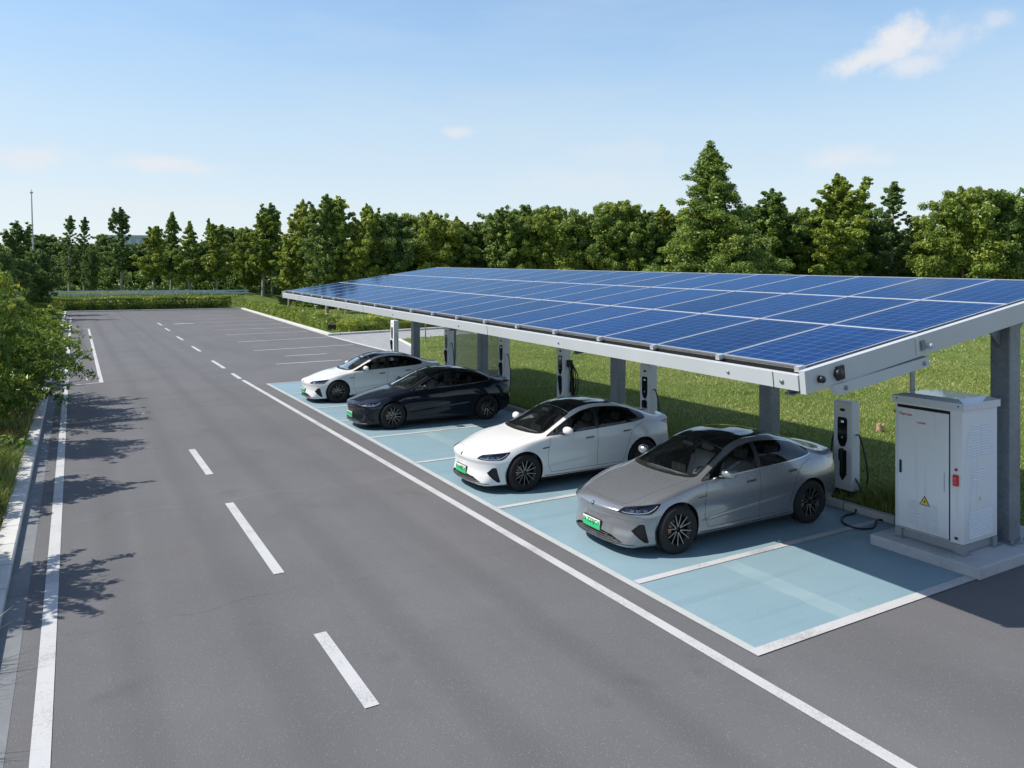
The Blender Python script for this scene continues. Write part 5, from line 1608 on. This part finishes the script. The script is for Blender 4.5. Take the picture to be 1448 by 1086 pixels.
def make_charger(x, y, h, label, cables, ground_loop=None, hang=False):
    e = empty('charging_post', (x, y, 0)); tag(e, label, 'charger', 'charging posts behind the bays')
    w, d = .40, .24; z0 = .10
    b = MB(); b.bbox(-d/2, d/2, -w/2, w/2, z0+.13, z0+h, .022); body = b.build('housing', M_WHITE, e)
    b = MB(); b.bbox(-d/2-.02, d/2+.02, -w/2-.015, w/2+.015, z0+.02, z0+.135, .008); b.build('base', M_PLAST, e)
    b = MB(); b.box(-.24, .30, -.36, .34, 0, z0+.025); b.build('plinth', M_PADC, e)
    fx = -d/2
    def face(poly, x0, x1, mat, name, par=e):     # poly in (y, z) on the front face
        Mf = Matrix(((0, 0, -1, fx), (1, 0, 0, 0), (0, 1, 0, 0), (0, 0, 0, 1)))
        b = MB(); b.prism(poly, x0, x1, 0, Mf); return b.build(name, mat, par)
    s = (h)/1.8
    zt = z0+h
    pan = face(round_poly([(-.10, zt-.30), (.10, zt-.30), (.10, zt-.72), (.055, zt-.84), (-.0, zt-.86), (-.055, zt-.84), (-.10, zt-.72)], .05), -.004, .012, M_SCRN, 'screen_panel')
    face([(-.055, zt-.15), (-.030, zt-.135), (.03, zt-.135), (.055, zt-.15), (.055, zt-.175), (.03, zt-.19), (-.03, zt-.19), (-.055, zt-.175)], -.002, .003, M_BLK, 'badge')
    face(rect(-.035, .02, zt-.40, zt-.365), .012, .0145, emission('status_light', (.55, .8, .8), .25), 'status_light', pan)
    face(round_poly(rect(-.02, .02, zt-.70, zt-.66), .012), .012, .0145, M_STEEL, 'card_reader', pan)
    # recessed holster and the plug resting in it
    face(round_poly([(-.085, zt-.92), (.05, zt-.90), (.065, zt-1.40), (.0, zt-1.50), (-.05, zt-1.42), (-.085, zt-1.38)], .02), -.004, .006, M_BLK, 'holster')
    p = MB()
    p.tube([(fx-.05, 0, zt-.90), (fx-.06, .0, zt-1.0), (fx-.045, .0, zt-1.10)], .040, 10); p.tube([(fx-.06, 0, zt-1.0), (fx-.055, -.01, zt-1.16), (fx-.04, -.02, zt-1.32)], .026, 8)
    p.tube([(fx-.005, 0, zt-.93), (fx-.06, 0, zt-.93)], .045, 10)
    p.build('charging_plug', M_BLK, e)
    for pts in cables:
        c = MB(); c.tube(pts, .016, 8); c.build('charging_cable', M_CABLE, e)
    if hang:
        c = MB()
        for k in range(4):
            a = .13+.05*k
            c.tube([(.02+.02*k, -w/2-.03-.02*k, zt-.45)]+[(.03+.03*k+a*.6*math.sin(t), -w/2-.06-.03*k, zt-.55-.42*(1-math.cos(t))-.04*k) for t in np.linspace(.3, 2.9, 9)]+[(.10, -w/2-.05, zt-.55)], .017, 8)
        c.bbox(-.03, .13, -w/2-.10, -w/2, zt-.62, zt-.42, .015)
        c.build('cable_bundle', M_CABLE, e)
    # thin conduit up to the canopy purlin
    if h > 1.85:
        c = MB(); c.tube([(0, 0, zt-.01), (.0, 0, zt+.45), (-.03, 0, CANZ(x, y)-.2)], .016, 6); c.build('conduit', M_BEAM, e)
    return e
def CANZ(x, y): return CZ0+.0227*(y-CY0)+math.tan(CTILT)*(x-CX0)
def arc(a, b, sag, n=12, out=(0, 0)):
    a = Vector(a); b = Vector(b)
    return [a.lerp(b, t)+Vector((out[0]*math.sin(math.pi*t), out[1]*math.sin(math.pi*t), -sag*math.sin(math.pi*t))) for t in np.linspace(0, 1, n)]
def std_cables(h):
    zt = .1+h
    r = [(0.0, -.195, zt-.62), (.0, -.26, zt-.60), (.0, -.33, zt-.75), (.0, -.42, zt-1.1), (0, -.45, zt-1.35), (0, -.40, zt-1.6), (.0, -.30, .16)]
    l = [(0.0, .195, zt-.58), (0, .25, zt-.60), (0, .31, zt-.78), (0, .33, zt-1.0), (0, .29, zt-1.25)]
    return [r, l]
CH = [(9.31, 1.80, 'white charging post nearest the camera, beside the grey car and white cabinet'), (15.04, 1.93, 'white charging post behind the rear of the nearer white car'), (18.91, 2.13, 'white charging post with a thick cable bundle hung on its side'),
      (22.53, 2.18, 'white charging post beside the tail of the black car'), (26.91, 2.24, 'white charging post behind the roof of the black car'), (32.71, 2.23, 'farthest white charging post, behind the far white car')]
for i, (y, h, lb) in enumerate(CH):
    cb = std_cables(h)
    if i == 0:
        gl = [(-.02, -.16, .52), (.0, -.26, .36), (.02, -.33, .20), (-.08, -.42, .14), (-.42, -.52, .10), (-.62, -.62, .03), (-.85, -.60, .022), (-1.12, -.72, .02), (-1.30, -.95, .02), (-1.28, -1.18, .02), (-1.05, -1.27, .02), (-.80, -1.15, .02), (-.60, -1.05, .02), (-.42, -1.15, .03), (-.32, -1.2, .12), (-.1, -1.1, .15)]
        P3 = [Vector(p) for p in gl]; sm = []
        for k in range(len(P3)-1):
            p0 = P3[max(k-1, 0)]; p1 = P3[k]; p2 = P3[k+1]; p3 = P3[min(k+2, len(P3)-1)]
            for t in (0, .25, .5, .75):
                sm.append(.5*((2*p1)+(p2-p0)*t+(2*p0-5*p1+4*p2-p3)*t*t+(3*p1-p0-3*p2+p3)*t**3))
        sm.append(P3[-1]); cb.append(sm)
    make_charger(12.70, y, h, lb, cb, hang=(i == 2))

# ------------------------------------------------------------------ power cabinet on its pad
pad = MB(); pad.bbox(10.96, 13.5, 5.93, 7.62, -.04, .16, .02)
o = pad.build('concrete_pad', M_PADC); tag(o, 'low pale concrete pad under the white cabinet and the end column', 'plinth')
cab = empty('power_cabinet', (11.25, 6.32, .16)); tag(cab, 'tall white electrical cabinet with red switch and yellow warning triangle', 'electrical cabinet')
W, D, ZB, ZT = 1.06, .92, .15, 2.23          # along Y, along X, body from ZB to ZT above the pad
b = MB(); b.bbox(0, D, 0, W, ZB, ZT-.10, .012); b.build('housing', M_CABW, cab)
b = MB(); b.add([(-.03, -.03, ZT-.115), (D+.03, -.03, ZT-.115), (D+.03, W+.03, ZT-.115), (-.03, W+.03, ZT-.115), (-.03, -.03, ZT-.01), (D+.03, -.03, ZT-.01), (D+.03, W+.03, ZT-.01), (-.03, W+.03, ZT-.01), (.10, .12, ZT+.035), (D-.10, .12, ZT+.035), (D-.10, W-.12, ZT+.035), (.10, W-.12, ZT+.035)],
      [(0, 3, 2, 1), (0, 1, 5, 4), (1, 2, 6, 5), (2, 3, 7, 6), (3, 0, 4, 7), (4, 5, 9, 8), (5, 6, 10, 9), (6, 7, 11, 10), (7, 4, 8, 11), (8, 9, 10, 11)]); b.build('roof', M_CABT, cab)
b = MB(); b.box(.04, D-.04, .04, W-.04, .012, ZB-.004)
b.build('plinth_frame', M_STEEL, cab)
for lx in (.0, D-.11):
    for ly in (.0, W-.11):
        b = MB(); b.box(lx, lx+.11, ly, ly+.11, .012, ZB-.002); b.box(lx-.05, lx+.16, ly-.05, ly+.16, 0, .012); b.build('foot', M_STEEL, cab)
# front door faces -X; local y runs W (left in view) .. 0 (right)
dy0, dy1, dz0, dz1 = .20, W-.055, ZB+.03, ZT-.19
b = MB(); b.box(-.0015, .004, dy0-.016, dy1+.012, dz0-.012, dz1+.045); b.build('door_gap', M_GAP, cab)
b = MB(); b.bbox(-.022, 0.002, dy0, dy1, dz0, dz1, .006)
door = b.build('door', M_CABW, cab)
for k in range(9):
    b = MB()
b = MB()
for k in range(11):
    z = ZB+.12+k*.034
    b.add([(-.0225, .36, z), (-.0225, .82, z), (-.030, .82, z+.006), (-.030, .36, z+.006), (-.0225, .36, z+.018), (-.0225, .82, z+.018)], [(0, 1, 2, 3), (3, 2, 5, 4)])
b.build('louvre_vent', M_CABT, door)
b = MB(); b.bbox(-.040, -.020, dy1-.075, dy1-.040, 1.02, 1.22, .006); b.build('handle', M_BLK, door)
b = MB(); b.bbox(-.026, -.020, dy0+.055, dy0+.067, .88, 1.16, .003); b.build('hinge_cover', M_STEEL, door)
Mf = lambda y, z, x=-.0235: frame((x, y, z), Vector((0, -1, 0)), Vector((-1, 0, 0)))
text_mesh('maker_lettering', 'Therman', .060, M_REDT, door, Mf(.870, ZT-.285), .001, True)
b = MB(); b.prism([(-.205, .035), (-.16, .03), (-.175, -.005), (-.195, .0)], 0, .002, 0, Mf(.870, ZT-.285)); b.build('maker_mark', M_REDT, door)
text_mesh('model_lettering', 'Lumdin', .045, M_REDT, door, Mf(.615, ZT-.385), .001, True)
b = MB(); Mt = Mf(.56, .66)
b.prism([(-.085, -.06), (.085, -.06), (0, .085)], 0, .002, 1, Mt); b.prism([(-.064, -.049), (.064, -.049), (0, .061)], .002, .0035, 0, Mt)
b.prism([(.006, .030), (-.020, -.010), (-.003, -.008), (-.010, -.040), (.020, .003), (.003, .002)], .0035, .005, 1, Mt)
b.build('warning_triangle', [M_YEL, M_BLK], door)
# switch on the strip beside the door
b = MB(); b.bbox(-.035, .0, .055, .135, 1.00, 1.165, .01, 0); sw_ = b.build('emergency_switch', M_RED, cab)
b = MB(); b.bbox(-.046, -.034, .075, .115, 1.09, 1.13, .004); b.bbox(-.046, -.034, .075, .115, 1.035, 1.075, .004); b.build('button', simple('switch_red_light', (.75, .10, .10), .35), sw_)
b = MB(); b.lathe([(.022, 0), (.022, .012), (0, .014)], Mf(.095, 1.24, 0), 14); b.build('indicator_lamp', M_RED, cab)
b = MB(); b.bbox(-.006, 0, .07, .12, ZB+.06, ZB+.10, .002); b.build('latch', M_BLK, cab)
# vents on the side that faces the camera (-Y)
def side_vent(name, x0, x1, z0, z1, n, shape=None):
    b = MB()
    for k in range(n):
        z = z0+(z1-z0)*k/(n-1)
        u = k/(n-1)
        a, c = (x0, x1) if shape is None else shape(u)
        b.add([(a, -.0005, z), (c, -.0005, z), (c, -.0085, z+.006), (a, -.0085, z+.006), (a, -.0005, z+.016), (c, -.0005, z+.016)], [(0, 1, 2, 3), (3, 2, 5, 4)])
    return b.build(name, M_CABT, cab)
side_vent('side_vent', .08, .43, 1.42, 1.86, 12, lambda u: (.10+.13*max(0, u-.6)/.4, .42))
side_vent('side_vent', .47, .80, 1.42, 1.86, 12, lambda u: (.47, .80-.13*max(0, u-.6)/.4))
side_vent('side_vent', .25, .55, .98, 1.22, 7)
side_vent('side_vent', .14, .78, .22, .58, 12)
b = MB(); Mt = frame((.44, -.001, .78), Vector((1, 0, 0)), Vector((0, -1, 0)))
b.prism([(-.04, -.03), (.04, -.03), (0, .042)], 0, .002, 0, Mt); b.build('side_warning_mark', simple('pale_yellow_mark', (.55, .58, .25), .5), cab)
for (x, y) in ((-.031, W-.05), (-.031, .05)):
    b = MB(); b.lathe([(.011, 0), (.011, .006), (0, .008)], frame((x, y, ZT-.055), Vector((0, -1, 0)), Vector((-1, 0, 0))), 8); b.build('roof_bolt', M_BLK, cab)

# ------------------------------------------------------------------ small things on the lawn and beyond
# wheel stop behind the black car
b = MB(); b.bbox(11.55, 11.75, 17.6, 19.0, .004, .11, .03, 0)
for k in range(3): b.bbox(11.545, 11.755, 17.75+k*.45, 17.9+k*.45, .004, .1115, .03, 1)
o = b.build('wheel_stop', [M_PLAST, M_REDT]); tag(o, 'low black and red wheel stop behind the black car', 'wheel stop')
# mesh panel standing on the lawn
mf = empty('mesh_panel', (14.6, 28.2, .09)); tag(mf, 'grey wire mesh fence panel standing on the lawn behind the black car', 'fence panel')
def mesh_mat():
    t = NT('wire_mesh')
    co = t.coord(); sp = t.n('ShaderNodeSeparateXYZ', ins={0: co}).outputs
    def g(s): return t.math('LESS_THAN', t.math('ABSOLUTE', t.math('SUBTRACT', t.math('FRACT', t.math('DIVIDE', s, .05)), .5)), .13)
    m = t.math('MAXIMUM', g(sp['Y']), g(sp['Z']))
    p = t.n('ShaderNodeBsdfPrincipled', ins={'Base Color': (.30, .33, .33, 1), 'Roughness': .5})
    tr = t.n('ShaderNodeBsdfTransparent'); mx = t.n('ShaderNodeMixShader', ins={0: m})
    t.l(tr.outputs[0], mx.inputs[1]); t.l(p.outputs[0], mx.inputs[2]); t.l(mx.outputs[0], t.out.inputs[0])
    return t.m
b = MB(); b.box(-.004, .004, -2.1, 2.1, .05, 1.85); b.build('mesh', mesh_mat(), mf)
for y in (-2.15, 2.15):
    b = MB(); b.box(-.05, .05, y-.05, y+.05, 0, 2.0); b.build('post', M_POST, mf)
# staked sapling
sp_ = empty('sapling', (*ground_at(601, 50), .09)); tag(sp_, 'thin staked sapling on the lawn beside the farthest charging post', 'sapling')
b = MB(); b.tube([(0, 0, 0), (.03, 0, 1.0), (0, .02, 2.2), (.05, 0, 3.1)], .035, 6, 0, True, .015); b.build('trunk', M_BARK, sp_)
b = MB(); b.tube([(.12, .1, 0), (.0, .02, 1.9)], .02, 6); b.build('stake', M_BARK, sp_)
# little stump on the lawn
b = MB(); x, y = ground_at(1243, 20.5); b.tube([(x, y, .05), (x+.01, y, .20), (x, y+.01, .30)], .08, 9, 0, True, .06); b.tube([(x+.05, y, .15), (x+.16, y-.05, .30)], .03, 6)
o = b.build('tree_stump', simple('stump_wood', (.36, .24, .15), .8, 0, .3, 12, .3)); tag(o, 'small brown stump standing in the lawn behind the nearest charging post', 'stump')
# low white boundary rail far out on the lawn
rail = empty('boundary_rail', (*ground_at(1410, 50), .09), -R_(30)); tag(rail, 'thin white rail on short posts far out on the lawn', 'railing')
for k in range(9):
    b = MB(); b.box(-6+1.5*k-.04, -6+1.5*k+.04, -.04, .04, 0, .62); b.build('post', M_LINE, rail)
b = MB(); b.box(-6.2, 6.2, -.02, .02, .36, .44); b.build('bar', M_LINE, rail)
# pale blue roadside fence behind the far hedge
M_FEN = simple('pale_blue_fence', (.46, .58, .62), .5, .0, .12, 1.2)
fen = empty('road_fence', (0, 119.2, 0)); tag(fen, 'long pale blue low fence on the bank behind the far hedge', 'fence')
for k in range(13):
    x0 = -42+k*5.0
    z = .07+2.2*float(smoothstep(113.2, 121, 119.2))*(1-float(smoothstep(20, 42, x0+2.5)))
    b = MB(); b.box(x0+.06, x0+4.94, -.02, .02, z+.10, z+.36); b.box(x0+.06, x0+4.94, -.045, .045, z+.50, z+.66)
    b.build('fence_panel', M_FEN, fen)
    b = MB(); b.box(x0-.05, x0+.05, -.06, .06, z-.3, z+.98); b.build('post', M_BEAM, fen)
# slender mast
x, y = ground_at(48, 100)
mast = empty('light_mast', (x, y, .0)); tag(mast, 'thin tall white mast rising above the left trees', 'mast')
b = MB(); b.tube([(0, 0, 0), (-.1, 0, 8), (-.28, 0, 15.6)], .16, 10, 0, True, .07); b.build('pole', M_BEAM, mast)
b = MB(); b.bbox(-.46, -.10, -.10, .10, 15.5, 15.72, .04); b.tube([(-.28, 0, 15.6), (-.28, 0, 16.1)], .03, 6); b.build('lamp_head', M_BEAM, mast)
# distant buildings, air haze painted into their wall and window colours
def building(name, px, depth, w, d, h, label, col, rz=0, floors=5, bays=6):
    x, y = ground_at(px, depth)
    e = empty(name, (x, y, 0), -R_(30)+rz); tag(e, label, 'building')
    mw = simple(name+'_wall', col, .8, 0, .05, .3); mwin = simple(name+'_window', (.24, .30, .36), .3, 0, .2, .5)
    b = MB(); b.box(-w/2, w/2, -d/2, d/2, -.5, h); wall = b.build('wall', mw, e)
    b = MB()
    b.box(-w/2-.3, w/2+.3, -d/2-.3, d/2+.3, h+.003, h+.5); b.box(-w/2-.3, w/2+.3, -d/2-.3, -d/2, h+.503, h+1.2); b.box(-w/2-.3, -w/2, -d/2, d/2+.3, h+.503, h+1.2); b.box(w/2, w/2+.3, -d/2, d/2+.3, h+.503, h+1.2)
    b.build('roof', simple(name+'_roof', tuple(c*.8 for c in col), .8), e)
    for f in range(floors):
        for k in range(bays):
            bx = -w/2+(k+.5)*w/bays; bz = 1.2+f*h/floors
            b = MB(); b.box(bx-.28*w/bays, bx+.28*w/bays, -d/2-.03, -d/2+.1, bz, bz+h/floors*.5); b.build('window', mwin, e)
    return e
building('office_block', 180, 330, 19, 14, 21.8, 'flat roofed block painted hazy grey blue showing between the far trees', (.40, .47, .55), .15, 6, 6)
building('hall', 60, 380, 20, 14, 22, 'pale low building behind the trees by the mast', (.50, .56, .62), -.1, 4, 5)
make_car((7.05, 9.70, 0), 'silver grey fastback electric car parked nearest the camera beside the white cabinet', PAINT_GREY, M_CHROME, 'N Z22JCV', group='parked electric cars')
make_car((6.78, 13.8, 0), 'white fastback electric car parked between the grey car and the black car', PAINT_WHITE, M_TRIMB, 'N A68JCV', group='parked electric cars')
make_car((6.80, 21.0, 0), 'black fastback electric car parked third in the row with bright lamps', PAINT_BLACK, M_CHROME, 'N F07KDE', M_CHROME, 'parked electric cars', True)
make_car((6.85, 26.25, 0), 'white fastback electric car farthest away, partly hidden by the black car', PAINT_WHITE, M_TRIMB, 'N D31KDE', group='parked electric cars')
# ------------------------------------------------------------------ camera
YAW = R_(30.0); CAMH = 4.2; FPX = 1075.0; HORIZ = 395.0
cam = bpy.data.cameras.new('camera'); cam_o = bpy.data.objects.new('camera', cam); COL.objects.link(cam_o)
cam.sensor_width = 36; cam.lens = FPX/1448*36
cam.shift_y = -(543-HORIZ)/1448
cam.clip_start = .1; cam.clip_end = 6000
cam_o.location = (0, 0, CAMH); cam_o.rotation_euler = (R_(90), 0, -YAW)
scene.camera = cam_o
scene.view_settings.view_transform = 'Standard'; scene.view_settings.look = 'None'
scene.view_settings.gamma = 1
# ------------------------------------------------------------------ daylight
SUN_DIR = Vector((-.80, .37, 1.0)).normalized()      # towards the sun
sun = bpy.data.lights.new('sun', 'SUN'); sun_o = bpy.data.objects.new('sun', sun); COL.objects.link(sun_o)
sun.energy = 4.6; sun.angle = R_(.53); sun.color = (1, .945, .855)
sun_o.rotation_euler = SUN_DIR.to_track_quat('Z', 'Y').to_euler()
sun_o.location = (-30, 40, 60)
wd = bpy.data.worlds.new('World'); scene.world = wd; wd.use_nodes = True
wt = wd.node_tree; wt.nodes.clear()
sky = wt.nodes.new('ShaderNodeTexSky'); sky.sky_type = 'NISHITA'; sky.sun_disc = False
sky.sun_elevation = math.asin(SUN_DIR.z)
sky.sun_rotation = math.atan2(SUN_DIR.x, SUN_DIR.y)
sky.air_density = 1.0; sky.dust_density = .5; sky.ozone_density = 1.2; sky.altitude = 0
bg = wt.nodes.new('ShaderNodeBackground'); bg.inputs['Strength'].default_value = .147
wo = wt.nodes.new('ShaderNodeOutputWorld')
# thin fair-weather clouds, each a soft noisy patch in its own part of the sky
class W_(NT):
    def __init__(s): s.t = wt
w = W_()
gen = w.coord('Generated')
base = sky.outputs[0]
n1 = w.noise(gen, 22, 9, .66); n2 = w.noise(gen, 60, 7, .65)
nz = w.math('ADD', w.math('MULTIPLY', n1, .7), w.math('MULTIPLY', n2, .3))
def cloud(az, el, wd_, ht, dens, tilt=0.0):
    a = R_(az); e = R_(el)
    c = Vector((math.sin(a)*math.cos(e), math.cos(a)*math.cos(e), math.sin(e)))
    r = Vector((math.cos(a), -math.sin(a), 0)); u = r.cross(c)
    r2 = r*math.cos(tilt)+u*math.sin(tilt); u2 = u*math.cos(tilt)-r*math.sin(tilt)
    def dot(v): 
        nd = w.n('ShaderNodeVectorMath', operation='DOT_PRODUCT', ins={0: gen}); nd.inputs[1].default_value = v
        return nd.outputs['Value']
    x = w.math('DIVIDE', w.math('SUBTRACT', dot(r2), c.dot(r2)), wd_); y = w.math('DIVIDE', w.math('SUBTRACT', dot(u2), c.dot(u2)), ht)
    d = w.math('SQRT', w.math('ADD', w.math('MULTIPLY', x, x), w.math('MULTIPLY', y, y)))
    front = w.math('GREATER_THAN', dot(c), .5)
    q = w.math('SUBTRACT', w.math('ADD', d, w.math('MULTIPLY_ADD', nz, 2.6, -1.3)), .0)
    m = w.n('ShaderNodeMapRange', interpolation_type='SMOOTHSTEP', ins={'Value': q, 'From Min': 1.15, 'From Max': .12}).outputs[0]
    return w.math('MULTIPLY', w.math('MULTIPLY', m, front), dens)
def sky_dir(px, py):
    d = Vector((math.sin(YAW)+math.cos(YAW)*(px-724)/FPX, math.cos(YAW)-math.sin(YAW)*(px-724)/FPX, (HORIZ-py)/FPX))
    return math.degrees(math.atan2(d.x, d.y)), math.degrees(math.atan2(d.z, math.hypot(d.x, d.y)))
tot = None
for px, py, sx, sy, dn, tl in ((1238, 80, .060, .020, .9, .28), (1272, 54, .044, .024, .95, .1), (1335, 56, .046, .028, .5, .1), (1290, 92, .050, .015, .7, .1), (1412, 28, .020, .012, .45, 0), (1190, 222, .050, .018, .55, 0), (1242, 226, .03, .011, .4, 0),
                               (648, 187, .022, .010, .6, 0), (225, 232, .06, .014, .75, 0), (270, 238, .06, .010, .5, 0), (45, 222, .05, .018, .6, 0), (880, 215, .09, .02, .22, 0), (830, 258, .16, .025, .25, 0), (130, 285, .2, .02, .3, 0)):
    az, el = sky_dir(px, py)
    c = cloud(az, el, sx, sy, dn, tl)
    tot = c if tot is None else w.math('MAXIMUM', tot, c)
hz = w.n('ShaderNodeSeparateXYZ', ins={0: gen}).outputs['Z']
# milky air low over the horizon
low = w.n('ShaderNodeMapRange', interpolation_type='SMOOTHSTEP', ins={'Value': hz, 'From Min': .55, 'From Max': .12, 'To Min': .0, 'To Max': .82}).outputs[0]
air = w.ramp(w.math('MULTIPLY', hz, 2.0), [(0, (.74, .80, .845)), (.16, (.70, .79, .855)), (.38, (.57, .73, .865)), (.62, (.37, .60, .85)), (1, (.27, .50, .80))])
col = w.mix(low, base, w.mix(1.0, air, (5.0, 5.0, 5.0), 'MULTIPLY'))
veil = w.noise(w.n('ShaderNodeMapping', ins={'Vector': gen, 'Scale': (2.2, 2.2, 11)}).outputs[0], 1.3, 6, .6)
col = w.mix(w.math('MULTIPLY', w.n('ShaderNodeMapRange', ins={'Value': veil, 'From Min': .45, 'From Max': .75}).outputs[0], .22), col, (3.7, 3.95, 4.15))
col = w.mix(tot, col, (4.1, 4.15, 4.3))
wt.links.new(col, bg.inputs['Color']); wt.links.new(bg.outputs[0], wo.inputs['Surface'])
scene.view_settings.exposure = .47
